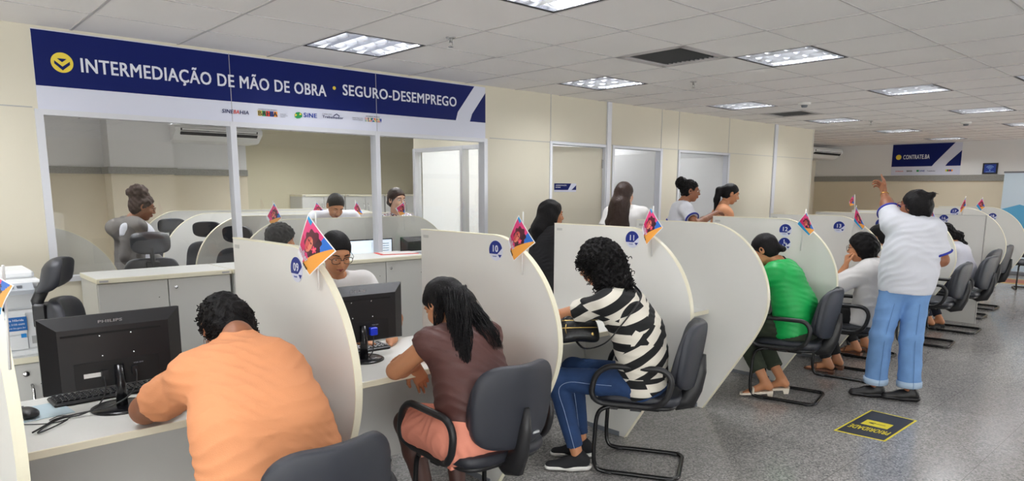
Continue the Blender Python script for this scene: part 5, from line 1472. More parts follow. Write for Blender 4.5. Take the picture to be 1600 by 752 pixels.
    # extras on the head
    if S.get('glasses'):
        g = MB(); c_ = S['glasses']
        for q in (-1, 1):
            g.tube([Wd(q*.033+.027*math.copysign(abs(math.cos(a))**.7, math.cos(a)), .104-.004*abs(math.cos(a)), .006+.020*math.copysign(abs(math.sin(a))**.8, math.sin(a))) for a in np.linspace(0, 2*PI, 25)[:-1]], .0019, 6, closed=True)
            g.tube([Wd(q*.060, .100, .012), Wd(q*.078, .07, .012), Wd(q*.083, 0, .010), Wd(q*.080, -.02, -.004)], .0018, 6)
        g.tube([Wd(-.008, .106, .010), Wd(0, .110, .012), Wd(.008, .106, .010)], .0018, 6)
        part('glasses', g, c_, t, base)
    if S.get('earring'):
        for q in (-1, 1):
            if S['earring'] == 'hoop': g = MB().tube([Wd(q*.085, .002+.022*math.sin(a), -.058+.022*math.cos(a)) for a in np.linspace(0, 2*PI, 25)[:-1]], .0012, 5, closed=True)
            else: g = MB().sell(Wd(q*.086, .004, -.036), (.004, .004, .004), nu=10, nv=6)
            part('earring', g, M_chrome, t, base)
    return t
def yawv(deg): a = math.radians(deg); return vv(math.cos(a), math.sin(a), 0)
def rightv(deg): a = math.radians(deg-90); return vv(math.cos(a), math.sin(a), 0)
CAPBUN = [('c', (0, -.085, .095), (0, -.10, .11), .042, .040)]

# --- woman in orange, foreground left
person('person in an orange T-shirt leaning over the desk with the large monitor', dict(
    P=(.905, 2.10, .56), M=(.865, 2.16, .86), N=(.905, 2.43, 1.075), Hc=(.925, 2.60, 1.105), hd=(.02, .80, -.60), hu=(0, .6, .8), R=(.97, -.12, 0), skin='a', extra=[(0, .02, .12, (.16, .15, .14))],
    torso=[(-.06, .080, .122), (.28, .076, .130), (.50, .070, .122), (.78, .080, .104)], sw=.17, sd=.07, ar=.062, hipw=.11, thr=.115, h=.009, fat=.006,
    ShL=(.735, 2.38, .985), ShR=(1.02, 2.30, .935), nape=-.14,
    El=(.655, 2.70, .815), Wl=(.84, 2.86, .79), HL=((1, .25, 0), (0, 0, -1), -1, (.25, .25, .3, .35, .3)), Er=(1.19, 2.70, .82), Wr=(1.03, 2.88, .79), HR=((-.7, .6, 0), (0, 0, -1), 1, (.25, .25, .3, .35, .3)),
    Kl=(.84, 2.55, .50), Al=(.86, 2.50, .09), Kr=(1.14, 2.55, .50), Ar=(1.12, 2.50, .09), Tl=(0, 1, 0), Tr=(0, 1, 0),
    hair=(H_crl, .007, [('e', (0, -.085, -.02), (.080, .060, .085)), ('e', (0, -.085, -.065), (.066, .055, .055)), ('c', (0, -.07, -.05), (0, -.075, -.11), .055, .045), ('w', (.915, 2.53, 1.13), (.908, 2.475, 1.105), .060, .052)], .004, 150), hairh=.005, fcut=.018, curls=(1500, .0042, .024, .0022), earring='hoop', face=True,
    top=dict(mat=cloth('orange_jersey', rgb(224, 152, 106)), sleeve=.72, off=.014, hem=-.10, fold=(.0050, 19, [(.30, .30, 1), (-.15, .2, 1), (.7, .2, .6)], .6), flare=.008, h=.007, neckcut=False),
    bottom=dict(mat=cloth('navy_denim', rgb(44, 50, 78)), off=.014, fold=(.003, 40, [(1, .2, .3)])), shoe=('boot', M_blk, M_blk)))

# --- woman in brown sleeveless top
LK = [([(1.95, 2.52, 1.16), (1.88, 2.40, 1.07), (1.83, 2.32, .97), (1.82, 2.29, .86), (1.845, 2.27, .74), (1.86, 2.26, .67)], 430, [.060, .055, .046, .036, .028, .02], .0017),
      ([(1.96, 2.50, 1.14), (1.97, 2.38, 1.04), (1.96, 2.30, .99), (1.98, 2.26, .92)], 170, [.05, .05, .045, .03], .0016),
      ([(1.90, 2.55, 1.14), (1.84, 2.50, 1.03), (1.80, 2.47, .93), (1.80, 2.45, .84)], 50, [.035, .02, .012, .008], .0016)]
person('person in a dark brown sleeveless top and peach skirt with long black hair', dict(
    P=(1.90, 2.30, .56), M=(1.89, 2.30, .78), N=(1.90, 2.44, .985), Hc=(1.945, 2.60, 1.075), hd=(-.10, .78, -.62), hu=(0, .6, .8), R=(.97, -.16, 0), skin='b',
    torso=[(-.05, .080, .115), (.35, .062, .100), (.78, .078, .090)], sw=.150, sd=.05, ar=.047, hipw=.09, thr=.085, h=.008, stockings=cloth('brown_sheer_stocking', rgb(76, 48, 42), rough=.5),
    El=(1.668, 2.60, .80), Wl=(1.83, 2.68, .775), HL=((.5, .1, -.9), (.3, .9, 0), 1, (.15, .12, .2, .25, .2), 1), Er=(2.12, 2.62, .80), Wr=(1.98, 2.82, .785), HR=((-.8, .5, 0), (0, 0, -1), 1, (.25, .25, .3, .35, .3)),
    Kl=(1.79, 2.70, .50), Al=(1.84, 2.60, .10), Kr=(2.06, 2.70, .50), Ar=(2.04, 2.62, .10), Tl=(0, 1, 0), Tr=(0, 1, 0),
    hair=(H_blk, .008, [('c', (0, -.06, .02), (0, -.11, -.06), .075, .070), ('w', (1.92, 2.44, 1.05), (1.85, 2.34, .95), .060, .042), ('w', (1.85, 2.34, .95), (1.855, 2.31, .80), .040, .020), ('w', (1.96, 2.43, 1.03), (1.99, 2.36, .98), .045, .025)], .0028, 70), hairh=.005, fcut=.024, locks=LK,
    top=dict(mat=cloth('dark_brown_satin', rgb(84, 50, 46), rough=.55), sleeve=.16, off=.012, hem=-.035, flare=.014, fold=(.005, 22, [(.25, .1, 1), (.7, .3, .6)], .5), h=.007, name='sleeveless_top'),
    bottom=dict(mat=cloth('peach_crepe', rgb(246, 158, 134), rough=.8), kind='skirt', name='skirt', len=.80, off=.018, waist=.14, fold=(.005, 44, [(1, .1, .25), (.8, .5, .1)]),
                drape=[((1.82, 2.44, .52), (1.795, 2.46, .48), .06, .05), ((1.82, 2.30, .51), (1.80, 2.32, .48), .055, .045)]), shoe=('boot', M_blk, M_blk)))

_p = [o for o in scn.objects if o.name.startswith('person') and o.parent is None][-1]; _sk = [c for c in _p.children if c.name.startswith('skirt')][0]
g = MB(); V = []; F = []; nu, nv = 60, 10
_path = catmull([np.array(p) for p in ((1.82, 2.60, .48), (1.77, 2.56, .475), (1.745, 2.47, .47), (1.75, 2.36, .465), (1.78, 2.26, .46), (1.84, 2.20, .46))], 12)
for i, p in enumerate(_path):
    d = unit(_path[min(i+1, len(_path)-1)]-_path[max(i-1, 0)]); nn = np.array((d[1], -d[0], 0)); nn = nn if nn @ (p-np.array((1.9, 2.4, .48))) > 0 else -nn
    for j in range(nv+1):
        v = j/nv; V.append(p+nn*(.012+.018*v*math.sin(i*.62)+.006*math.sin(i*1.9))-UP*(v*(.075+.018*math.sin(i*.31+1)))+UP*.03)
n_ = len(_path)
F = [(i*(nv+1)+j, i*(nv+1)+j+1, (i+1)*(nv+1)+j+1, (i+1)*(nv+1)+j) for i in range(n_-1) for j in range(nv)]
g.add(V, F, 0, True); part('skirt_ruffle', g, MATS['peach_crepe'], _sk, (1.90, 2.30, 0))
# --- woman in black and white shirt and jeans
f3 = yawv(112); r3 = rightv(112)
person('person in a black and white patterned shirt and blue jeans with curly hair', dict(
    P=(3.135, 2.295, .55), M=(3.07, 2.29, .82), N=(2.985, 2.42, 1.06), Hc=(2.965, 2.52, 1.205), hd=(-.30, .88, -.42), hu=(0, .35, .9), R=tuple(r3), skin='b',
    torso=[(-.05, .070, .104), (.30, .058, .096), (.52, .058, .094), (.80, .080, .092)], sw=.150, sd=.055, ar=.048, hipw=.080, thr=.080, h=.008,
    El=(2.80, 2.66, .90), Wl=(2.86, 2.86, .79), Er=(3.10, 2.78, .86), Wr=(3.0, 2.95, .79), HL=((.5, .8, -.1), (0, 0, -1), -1, (.3, .3, .35, .4, .3)), HR=((-.7, .6, 0), (0, 0, -1), 1, (.25, .25, .3, .35, .3)),
    Kl=(2.80, 2.66, .535), Al=(2.86, 2.55, .095), Kr=(3.04, 2.76, .535), Ar=(3.03, 2.67, .095), Tl=tuple(yawv(140)), Tr=tuple(yawv(138)),
    hair=(H_crl, .016, [('e', (0, -.035, .02), (.115, .115, .110)), ('c', (-.03, -.05, -.02), (-.05, -.04, -.13), .085, .070), ('c', (.03, -.05, -.02), (.05, -.06, -.14), .085, .070), ('c', (0, -.08, -.03), (0, -.09, -.15), .085, .070)], .0085, 170),
    hairh=.005, fcut=.035, curls=(900, .0075, .045, .0027), nape=-.10,
    top=dict(mat=stripe_mat(), sleeve=.62, off=.014, hem=-.055, flare=.012, fold=(.0035, 24, [(.3, .1, 1)], .4), h=.007),
    bottom=dict(mat=cloth('blue_denim', rgb(34, 62, 106), rough=.85, var=.2, vscale=9), off=.008, len=.90, radii=(.064, .047), h=.007, waist=.12, fold=(.0022, 60, [(.3, .8, .4)]), seam=mat('seam_thread_pale', rgb(150, 170, 205), .8), seamdir=(-.75, -.6, .1)),
    shoe=('sneaker', cloth('black_knit', rgb(28, 28, 32)), mat('white_sole', rgb(228, 226, 222), .4))))
# --- woman in green
person('person in a bright green blouse and dark green trousers with a low ponytail', dict(
    P=(5.20, 2.38, .55), M=(5.17, 2.40, .80), N=(5.12, 2.52, 1.04), Hc=(5.08, 2.62, 1.155), hd=(-.15, .86, -.45), hu=(0, .4, .9), R=tuple(rightv(97)), skin='b',
    torso=[(-.05, .080, .118), (.35, .062, .100), (.78, .070, .085)], sw=.135, sd=.05, ar=.044, thr=.085,
    El=(4.90, 2.72, .84), Wl=(5.0, 2.92, .79), Er=(5.30, 2.76, .84), Wr=(5.2, 2.95, .79),
    Kl=(5.07, 2.80, .53), Al=(5.03, 2.52, .115), Kr=(5.28, 2.80, .52), Ar=(5.18, 2.46, .125), Tl=(-.5, .85, 0), Tr=(-.35, .9, 0), toez=-.15,
    hair=(H_blk, .008, [('c', (.01, -.10, -.02), (.015, -.125, -.05), .026, .024), ('w', (5.13, 2.50, 1.09), (5.16, 2.43, 1.00), .026, .032), ('w', (5.16, 2.43, 1.00), (5.18, 2.40, .90), .032, .014)], .0012, 80), hairh=.006, fcut=.028,
    top=dict(mat=cloth('green_satin', rgb(12, 170, 82), rough=.5), sleeve=.8, off=.026, hem=-.02, fold=(.005, 22, [(.5, .1, 1), (.2, .1, 1)], .4), name='blouse'),
    bottom=dict(mat=cloth('dark_green_twill', rgb(48, 56, 42)), off=.02, len=.80, radii=(.075, .062), waist=.10, fold=(.003, 40, [(.3, .3, .8)])),
    shoe=('slide', mat('cream_leather', rgb(232, 222, 206), .45))))
# --- seated woman in white touching her face
person('seated person with glasses in a white T-shirt, one hand at the face', dict(
    P=(6.22, 2.22, .55), M=(6.20, 2.16, .78), N=(6.13, 2.20, 1.01), Hc=(6.09, 2.28, 1.135), hd=(-.05, .97, -.12), R=tuple(rightv(100)), skin='b',
    torso=[(-.05, .080, .118), (.35, .068, .106), (.78, .085, .096)], sw=.155, sd=.05, ar=.047, thr=.088,
    El=(5.98, 2.45, .80), Wl=(5.995, 2.36, .985), HL=((.25, .05, .95), (.6, -.75, 0), 1, (.9, 1.0, 1.1, 1.1, .5)), Er=(6.30, 2.50, .80), Wr=(6.22, 2.72, .79),
    Kl=(6.10, 2.66, .53), Al=(6.12, 2.50, .10), Kr=(6.30, 2.66, .53), Ar=(6.32, 2.50, .10), Tl=(-.2, 1, 0), Tr=(-.2, 1, 0),
    hair=(H_crl, .016, [('e', (0, -.05, .0), (.098, .095, .085)), ('c', (-.02, -.04, -.04), (-.02, -.05, -.075), .07, .05), ('c', (.02, -.05, -.04), (.02, -.06, -.075), .07, .05)], .003, 110), hairh=.006, fcut=.024,
    glasses=mat('thin_dark_frame', rgb(50, 40, 36), .3), top=dict(mat=cloth('white_cotton', rgb(228, 226, 226)), sleeve=.85, off=.030, hem=-.04, flare=.016, fold=(.005, 20, [(.5, .1, 1)], .5)),
    bottom=dict(mat=cloth('black_cotton', rgb(22, 22, 25)), off=.02), shoe=('slide', mat('brown_leather', rgb(110, 70, 50), .5))))
# --- person with bun behind
person('person whose dark hair bun shows just left of the standing woman', dict(
    P=(7.15, 2.44, .55), N=(7.14, 2.44, 1.03), Hc=(7.14, 2.52, 1.165), hd=(.05, .95, -.3), R=tuple(rightv(92)), skin='b', face=False, h=.012, hh=.008,
    El=(6.90, 2.60, .82), Wl=(7.0, 2.82, .79), Er=(7.36, 2.60, .82), Wr=(7.25, 2.82, .79), Kl=(7.02, 2.84, .53), Al=(7.0, 2.60, .10), Kr=(7.24, 2.84, .53), Ar=(7.24, 2.6, .10),
    hair=(H_blk, .008, [('c', (0, -.11, .05), (0, -.13, .05), .036, .034)], .001, 80), hairh=.007,
    top=dict(mat=cloth('tan_cotton', rgb(178, 128, 96)), sleeve=.5, hem=-.04), bottom=dict(mat=MATS['black_cotton'], off=.02), shoe=('slide', MATS['brown_leather'])))
# --- standing woman pointing
M_cuffblue = mat('royal_blue_rib', rgb(46, 56, 160), .8)
person('standing person in a white T-shirt with blue cuffs and light jeans pointing upwards', dict(
    P=(5.80, 1.82, .93), M=(5.79, 1.80, 1.16), N=(5.80, 1.79, 1.375), Hc=(5.82, 1.82, 1.495), hd=(.22, .97, .05), R=(.62, -.78, 0), skin='a',
    torso=[(-.08, .068, .108), (.20, .062, .108), (.50, .060, .104), (.80, .070, .092)], sw=.15, sd=.055, ar=.058, hipw=.080, thr=.088, h=.009, hairh=.006,
    ShL=(5.73, 1.93, 1.365), ShR=(5.82, 1.69, 1.315),
    El=(5.84, 2.015, 1.475), Wl=(5.93, 2.085, 1.590), HL=((.55, .5, 1.0), (-.7, .7, 0.1), -1, (.05, .75, .8, .85, .15)),
    Er=(5.865, 1.615, 1.10), Wr=(6.04, 1.76, 1.05),
    Kl=(5.66, 1.92, .50), Al=(5.68, 1.94, .085), Kr=(5.76, 1.74, .50), Ar=(5.76, 1.72, .085), Tl=(-.55, .8, 0), Tr=(-.5, .85, 0),
    hair=(H_blk, .010, [('e', (0, -.035, .01), (.088, .098, .092)), ('c', (0, -.105, .085), (0, -.12, .095), .026, .024), ('c', (0, -.10, -.03), (0, -.115, -.12), .03, .012)], .002, 90), fcut=.028,
    glasses=mat('pink_frame', rgb(170, 80, 90), .3), locks=[([(5.79, 1.73, 1.60), (5.81, 1.70, 1.60), (5.835, 1.68, 1.59)], 16, [.010, .012, .016], .0012)],
    top=dict(mat=cloth('white_jersey', rgb(222, 224, 234)), sleeve=.80, off=.024, hem=-.09, flare=.002, cuff=M_cuffblue, fold=(.005, 17, [(.6, .2, .8), (.1, .5, 1)], .5)),
    bottom=dict(mat=cloth('light_blue_denim', rgb(112, 152, 204), rough=.85, var=.12, vscale=7), off=.010, len=.93, radii=(.078, .082), waist=.04, fold=(.005, 16, [(.5, .2, .9), (.3, .8, .6)]), turnup=cloth('denim_reverse', rgb(168, 190, 214)), seam=mat('denim_seam_dark', rgb(88, 122, 172), .8), seamdir=(-.75, -.55, 0)),
    shoe=('boot', mat('black_shoe_leather', rgb(26, 25, 26), .5), M_blk), earring=None))
# --- seated woman with dark curls
person('seated person in a pale top with dark curls in front of the square-edged divider', dict(
    P=(9.22, 2.34, .55), M=(9.22, 2.32, .78), N=(9.17, 2.42, 1.0), Hc=(9.12, 2.52, 1.11), hd=(-.2, .85, -.4), R=tuple(rightv(95)), skin='b', h=.011, hh=.008, face=False,
    torso=[(-.05, .080, .115), (.35, .066, .100), (.78, .080, .092)], El=(8.98, 2.62, .84), Wl=(9.08, 2.82, .79), Er=(9.38, 2.62, .84), Wr=(9.26, 2.85, .79), Kl=(9.1, 2.76, .53), Al=(9.06, 2.56, .10), Kr=(9.3, 2.76, .53), Ar=(9.22, 2.5, .10), Tl=(-.3, 1, 0), Tr=(-.3, 1, 0),
    hair=(H_crl, .014, [('c', (0, -.07, -.02), (.02, -.13, -.07), .06, .055), ('w', (9.18, 2.42, 1.08), (9.22, 2.34, 1.00), .055, .045)], .006, 120), hairh=.007,
    top=dict(mat=cloth('pale_lilac_cotton', rgb(214, 214, 226)), sleeve=.9, off=.014, hem=-.06, fold=(.003, 36, [(.1, .1, 1)])), bottom=dict(mat=cloth('navy_cotton', rgb(30, 32, 48)), off=.018), shoe=('slide', M_blk)))
# --- staff man with glasses behind sign 09
person('seated person with thick black glasses behind the divider with sign 09', dict(
    P=(2.02, 3.85, .55), M=(2.0, 3.80, .80), N=(1.955, 3.66, 1.10), Hc=(1.905, 3.555, 1.255), hd=(-.12, -.90, -.40), R=tuple(rightv(262)), skin='b', h=.009, hh=.0045,
    El=(2.26, 3.50, .84), Wl=(2.12, 3.32, .79), Er=(1.76, 3.50, .84), Wr=(1.88, 3.33, .79), sw=.175, ar=.048,
    Kl=(2.10, 3.48, .52), Al=(2.10, 3.52, .09), Kr=(1.92, 3.48, .52), Ar=(1.92, 3.52, .09), hair=(H_blk, .006, [], .0, 90), fcut=.020, hairh=.005,
    glasses=mat('thick_black_frame', rgb(16, 16, 18), .3), top=dict(mat=MATS['white_cotton'], sleeve=.7, off=.016, hem=-.06), bottom=dict(mat=MATS['navy_cotton'], off=.014), shoe=('boot', M_blk, M_blk)))
# --- woman with very long black hair and black jacket
person('person in a black jacket with long black hair standing behind the flag of sign 10', dict(
    P=(4.12, 4.06, .84), N=(4.16, 4.06, 1.27), Hc=(4.19, 4.08, 1.40), hd=(.93, -.36, -.06), R=tuple(rightv(-5)), skin='b', h=.010,
    El=(4.22, 3.78, 1.02), Wl=(4.36, 3.76, .92), Er=(4.22, 3.78, 1.02), Wr=(4.36, 3.80, .92), ar=.05, sw=.17,
    Kl=(4.10, 4.16, .46), Al=(4.08, 4.16, .085), Kr=(4.14, 3.98, .46), Ar=(4.14, 3.98, .085),
    hair=(H_blk, .012, [('c', (0, -.03, .0), (0, -.08, -.12), .085, .085), ('c', (-.05, -.02, -.02), (-.05, .0, -.22), .05, .05), ('c', (.05, -.02, -.02), (.06, .0, -.24), .05, .055), ('c', (0, -.08, -.12), (0, -.10, -.34), .085, .06)], .003, 60), hairh=.006, fcut=.026,
    top=dict(mat=cloth('black_jacket_cloth', rgb(20, 20, 24)), sleeve=1.2, off=.024, hem=-.10, fold=(.004, 30, [(.3, .3, 1)]), name='jacket'), bottom=dict(mat=MATS['black_cotton'], off=.012), shoe=('boot', M_blk, M_blk)))
# --- woman with long brown hair, back view
person('standing person with long straight brown hair and a white top, seen from behind', dict(
    P=(5.66, 4.44, .96), N=(5.66, 4.44, 1.425), Hc=(5.66, 4.47, 1.565), hd=(.99, -.02, -.04), R=tuple(rightv(30)), skin='c', h=.010,
    El=(5.46, 4.62, 1.14), Wl=(5.55, 4.78, 1.02), Er=(5.86, 4.36, 1.14), Wr=(5.96, 4.50, 1.02), Kl=(5.6, 4.5, .50), Al=(5.6, 4.5, .085), Kr=(5.72, 4.42, .50), Ar=(5.72, 4.42, .085),
    hair=(H_brn, .010, [('c', (0, -.03, .0), (0, -.07, -.10), .085, .088), ('c', (-.03, -.06, -.10), (-.09, -.09, -.34), .085, .080), ('c', (.03, -.06, -.10), (.07, -.07, -.32), .080, .070), ('c', (0, -.08, -.1), (0, -.10, -.34), .08, .08), ('c', (-.09, -.10, -.3), (-.12, -.09, -.44), .07, .04)], .0018, 60), hairh=.006, fcut=.028,
    top=dict(mat=MATS['white_cotton'], sleeve=.6, off=.014, hem=-.08), bottom=dict(mat=MATS['navy_cotton'], off=.012), shoe=('boot', M_blk, M_blk)))
# --- attendant with glasses
M_gold = mat('thin_gold_frame', rgb(120, 84, 60), .3, metal=.6)
person('standing attendant in a white polo with blue cuffs and glasses touching the next woman', dict(
    P=(6.64, 4.44, .99), N=(6.66, 4.44, 1.45), Hc=(6.735, 4.40, 1.60), hd=(.66, -.75, -.12), R=tuple(rightv(-40)), skin='a', h=.009, hh=.005, fat=.008,
    torso=[(-.03, .07, .115), (.42, .06, .105), (.78, .07, .095)], ar=.050, sw=.16,
    Er=(6.44, 4.11, 1.25), Wr=(6.92, 4.16, 1.365), HR=((.97, .12, -.05), (.1, 0, -1), -1, (.12, .18, .22, .26, .2)), ShR=(6.52, 4.30, 1.40), El=(6.74, 4.66, 1.16), Wl=(6.9, 4.66, 1.06),
    Kl=(6.7, 4.5, .50), Al=(6.7, 4.5, .085), Kr=(6.7, 4.34, .50), Ar=(6.7, 4.34, .085), Tl=(1, 0, 0), Tr=(1, 0, 0),
    hair=(H_crl, .005, [('e', (0, -.110, .080), (.075, .062, .066))], .005, 150), hairh=.005, fcut=.018, curls=(500, .004, .012, .002), glasses=M_gold, earring='stud', open_eyes=True,
    top=dict(mat=MATS['white_jersey'], sleeve=.62, off=.018, hem=-.10, cuff=M_cuffblue, collar=MATS['white_jersey'], fold=(.003, 34, [(.4, .2, .8)]), name='polo_shirt'), bottom=dict(mat=MATS['navy_cotton'], off=.012), shoe=('boot', M_blk, M_blk)))
# --- woman in peach top
person('standing person in a peach sleeveless top with a black ponytail looking down', dict(
    P=(7.48, 4.44, .96), N=(7.52, 4.44, 1.415), Hc=(7.60, 4.40, 1.565), hd=(.68, -.66, -.32), hu=(.2, -.2, .9), R=tuple(rightv(-35)), skin='b', h=.009, hh=.005,
    ShR=(7.38, 4.34, 1.35), Er=(7.22, 4.26, 1.08), Wr=(7.40, 4.18, .95), ShL=(7.66, 4.52, 1.36), El=(7.66, 4.66, 1.12), Wl=(7.8, 4.64, 1.0),
    Kl=(7.62, 4.5, .50), Al=(7.62, 4.5, .085), Kr=(7.62, 4.36, .50), Ar=(7.62, 4.36, .085), Tl=(1, 0, 0), Tr=(1, 0, 0),
    hair=(H_blk, .005, [('w', (7.54, 4.47, 1.63), (7.51, 4.50, 1.61), .032, .036), ('w', (7.51, 4.50, 1.61), (7.485, 4.51, 1.50), .038, .036), ('w', (7.485, 4.51, 1.50), (7.45, 4.51, 1.36), .036, .012)], .001, 80), hairh=.005, fcut=.018, earring='stud',
    top=dict(mat=cloth('peach_ribbed_knit', rgb(222, 158, 118)), sleeve=0, off=.006, hem=-.10, neckcut=True, name='sleeveless_top'), bottom=dict(mat=MATS['navy_cotton'], off=.012), shoe=('boot', M_blk, M_blk)))
# --- staff whose hair tip shows over divider 13
person('person whose dark hair just tops the divider with sign 12', dict(
    P=(7.26, 3.72, .55), N=(7.26, 3.62, 1.06), Hc=(7.26, 3.56, 1.20), hd=(0, -1, -.2), R=(-1, 0, 0), skin='a', face=False, h=.014, hh=.009,
    El=(7.5, 3.45, .84), Wl=(7.4, 3.3, .79), Er=(7.02, 3.45, .84), Wr=(7.1, 3.3, .79), Kl=(7.35, 3.42, .52), Al=(7.35, 3.5, .09), Kr=(7.17, 3.42, .52), Ar=(7.17, 3.5, .09),
    hair=(H_blk, .012, [], 0, 60), hairh=.008, top=dict(mat=MATS['white_cotton'], hem=-.05), bottom=dict(mat=MATS['navy_cotton']), shoe=('boot', M_blk, M_blk)))
# --- inside the glazed office
person('standing person with curly updo and grey hooded vest behind the glass', dict(
    P=(1.72, 6.92, .92), N=(1.71, 6.92, 1.32), Hc=(1.785, 6.90, 1.445), hd=(.93, -.10, -.28), hu=(.2, 0, 1), R=tuple(rightv(-6)), skin='a', h=.010, hh=.005, sw=.15, extra=[(0, .06, .25, (.12, .10, .12))],
    El=(1.80, 7.12, 1.06), Wl=(1.95, 7.05, .92), Er=(1.56, 6.69, 1.02), Wr=(1.66, 6.67, .86), ShR=(1.62, 6.76, 1.25), Kl=(1.7, 7.0, .48), Al=(1.7, 7.0, .085), Kr=(1.7, 6.84, .48), Ar=(1.7, 6.84, .085), Tl=(1, 0, 0), Tr=(1, 0, 0),
    hair=(H_afro, .008, [('e', (0, -.055, .12), (.075, .082, .075)), ('e', (0, -.12, .10), (.04, .035, .035))], .006, 120), hairh=.006, fcut=.016, curls=(160, .004, .014, .0022), glasses=M_gold,
    top=dict(mat=MATS['white_jersey'], sleeve=.3, off=.012, hem=-.10, collar=MATS['white_jersey'], name='polo_shirt'), bottom=dict(mat=cloth('grey_trousers', rgb(84, 86, 96)), off=.012), shoe=('boot', M_blk, M_blk)))
vest = [o for o in scn.objects if o.name.startswith('person') and o.parent is None][-1]
s = SDF((1.38, 6.5, .78), (2.05, 7.3, 1.46), .008)
for q in (-1, 1):
    s.cone((1.65, 6.92+q*.08, .90), (1.66, 6.92+q*.08, 1.25), .128, .108, k=.05); s.cone((1.67, 6.92+q*.10, 1.27), (1.69, 6.92+q*.165, 1.265), .09, .075, k=.05)
s.cone((1.56, 6.82, 1.26), (1.56, 7.02, 1.26), .080, .080, k=.05); s.cone((1.55, 6.80, 1.20), (1.62, 6.78, 1.30), .05, .05, k=.03)
s.cut((1.735, 6.9, 1.1), (1, 0, -.12)); s.cone((1.73, 6.92, 1.31), (1.78, 6.92, 1.5), .075, .10, k=.01, sub=True)
s.cone((1.62, 6.755, 1.25), (1.56, 6.685, 1.02), .074, .062, k=.03); s.cone((1.56, 6.69, 1.02), (1.65, 6.67, .87), .058, .042, k=.02)
s.cone((1.70, 7.09, 1.26), (1.80, 7.12, 1.06), .068, .058, k=.03); s.cone((1.80, 7.12, 1.06), (1.93, 7.06, .93), .058, .042, k=.02)
s.wave(.004, [(1, .2, .5)], 16); s.cut((1.66, 6.92, .82), (0, 0, -1))
link('hooded_vest', np_mesh('vest', [s.nets()], cloth('grey_fleece', rgb(112, 108, 106)), (1.70, 6.92, 0)), vest)
person('person with short dark hair and a white shirt leaning forward behind the glass', dict(
    P=(3.52, 6.88, .95), M=(3.50, 6.66, 1.18), N=(3.46, 6.44, 1.345), Hc=(3.40, 6.32, 1.445), hd=(-.10, -.78, -.62), hu=(0, -.5, .9), R=(-1, .05, 0), skin='b', h=.010, hh=.005,
    sw=.20, El=(3.82, 6.40, 1.10), Wl=(3.70, 6.20, .90), Er=(3.14, 6.40, 1.10), Wr=(3.22, 6.20, .90), ar=.05, Kl=(3.6, 6.9, .5), Al=(3.6, 6.88, .085), Kr=(3.42, 6.9, .5), Ar=(3.42, 6.88, .085), Tl=(0, -1, 0), Tr=(0, -1, 0),
    hair=(H_blk, .004, [], .0, 90), fcut=.016, hairh=.005, top=dict(mat=MATS['white_jersey'], sleeve=.7, off=.02, hem=-.05, flare=.015), bottom=dict(mat=MATS['navy_cotton']), shoe=('boot', M_blk, M_blk)))
def patterned():
    m = mat('patterned_blouse_print', rgb(220, 220, 226), .8); nt = m.node_tree; v = nt.nodes.new('ShaderNodeTexVoronoi'); v.inputs['Scale'].default_value = 34
    cr = nt.nodes.new('ShaderNodeValToRGB'); cr.color_ramp.interpolation = 'CONSTANT'; e = cr.color_ramp.elements; e[0].color = rgb(226, 226, 232); e[1].position = .45; e[1].color = rgb(40, 70, 120)
    x = e.new(.62); x.color = rgb(232, 232, 236); x = e.new(.76); x.color = rgb(206, 96, 66); x = e.new(.86); x.color = rgb(40, 44, 60)
    sp = nt.nodes.new('ShaderNodeSeparateColor'); nt.links.new(v.outputs['Color'], sp.inputs[0]); nt.links.new(sp.outputs[0], cr.inputs[0]); nt.links.new(cr.outputs[0], nt.nodes['Principled BSDF'].inputs['Base Color']); return m
person('person with tied-back dark hair and a colourful patterned blouse behind the glass', dict(
    P=(4.02, 6.22, .88), N=(4.02, 6.18, 1.335), Hc=(4.00, 6.13, 1.50), hd=(.10, -.98, -.10), R=(-1, -.1, 0), skin='c', h=.010, hh=.005, open_eyes=True,
    El=(4.26, 6.10, 1.06), Wl=(4.2, 6.0, .9), Er=(3.80, 6.10, 1.06), Wr=(3.86, 6.0, .9), Kl=(4.1, 6.22, .48), Al=(4.1, 6.24, .085), Kr=(3.94, 6.22, .48), Ar=(3.94, 6.24, .085), Tl=(0, -1, 0), Tr=(0, -1, 0),
    hair=(H_brn, .008, [('c', (0, -.09, -.02), (0, -.11, -.04), .04, .035), ('c', (-.068, .01, -.01), (-.066, .02, -.10), .016, .008)], .001, 80), hairh=.005, fcut=.024,
    top=dict(mat=patterned(), sleeve=.5, off=.012, hem=-.08, name='blouse'), bottom=dict(mat=MATS['navy_cotton']), shoe=('boot', M_blk, M_blk)))
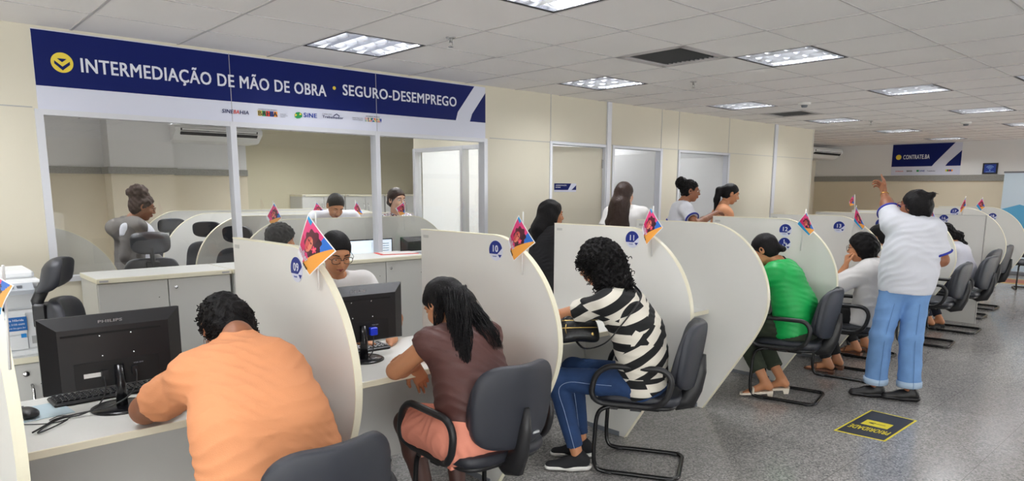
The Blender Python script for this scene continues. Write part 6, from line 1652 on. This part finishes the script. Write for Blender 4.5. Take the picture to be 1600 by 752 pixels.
person('seated person with dark curly hair in profile right behind the glass', dict(
    P=(2.46, 5.615, .55), N=(2.46, 5.61, 1.04), Hc=(2.50, 5.60, 1.19), hd=(.96, -.05, -.2), R=tuple(rightv(-4)), skin='b', h=.012, hh=.006, sw=.125, torso=[(-.03, .05, .09), (.42, .04, .08), (.78, .06, .08)],
    El=(2.60, 5.68, .84), Wl=(2.75, 5.68, .82), Er=(2.60, 5.53, .84), Wr=(2.75, 5.54, .82), Kl=(2.85, 5.66, .52), Al=(2.85, 5.66, .09), Kr=(2.85, 5.54, .52), Ar=(2.85, 5.54, .09), Tl=(1, 0, 0), Tr=(1, 0, 0),
    hair=(H_crl, .022, [('e', (0, -.04, .03), (.10, .10, .10))], .006, 130), hairh=.006, fcut=.03, curls=(160, .004, .014, .0024),
    top=dict(mat=MATS['black_cotton'], hem=-.05), bottom=dict(mat=MATS['navy_cotton']), shoe=('boot', M_blk, M_blk)))

# ---------------------------------------------------------------- things the people carry
def _unrot(p, o=(2.835, 2.54, .855), a=-.62):
    d = np.array(p, float)-np.array(o); return np.array((d[0]*math.cos(a)+d[1]*math.sin(a), -d[0]*math.sin(a)+d[1]*math.cos(a), d[2]))
bag = thing('waist_bag', 'small black zipped bag beside the woman in the patterned shirt', 'bag', (2.835, 2.54, .855), -.62)
part('pouch', MB().sell((0, 0, 0), (.12, .05, .082), .7, .6, 30, 16, fn=lambda p: (p[0], p[1]+.02*math.sin(p[2]*40), p[2]-.04*(p[0]/.13)**2)), mat('black_leather', rgb(22, 22, 24), .35, bump=.5, bscale=60), bag)
for k, z in enumerate((.030, -.012)): part('zip', MB().tube([(x, -.055+.25*abs(x)**1.5, z-.3*x*x+.02) for x in np.linspace(-.10, .10, 12)], .003, 6), mat('brass_zip', rgb(190, 160, 96), .3, metal=.9), bag)
part('zip_pull', MB().tube([(-.08, -.06, .03), (-.085, -.07, .0), (-.08, -.072, -.02)], .003, 6).sell((.07, -.06, -.03), (.008, .003, .012), nu=12, nv=8), MATS['brass_zip'], bag)
part('strap', MB().tube([tuple(p) for p in catmull([_unrot(p) for p in ((2.82, 2.56, .80), (2.79, 2.45, .755), (2.82, 2.33, .80), (2.865, 2.265, .895), (2.905, 2.215, .985), (2.975, 2.215, 1.055), (3.02, 2.30, 1.10))], 6)], .008, 8, flat=.5), MATS['black_leather'], bag)
wt = thing('bracelet', 'gold bracelet on the raised wrist of the standing woman', 'bracelet', (5.925, 2.08, 1.583))
d_ = unit(vv(.09, .07, .115)); u_ = unit(np.cross(d_, UP)); w2_ = np.cross(d_, u_)
part('band', MB().tube([u_*.029*math.cos(a)+w2_*.029*math.sin(a) for a in np.linspace(0, 2*PI, 25)[:-1]], .003, 6, closed=True), mat('gold', rgb(210, 170, 90), .25, metal=1), wt)
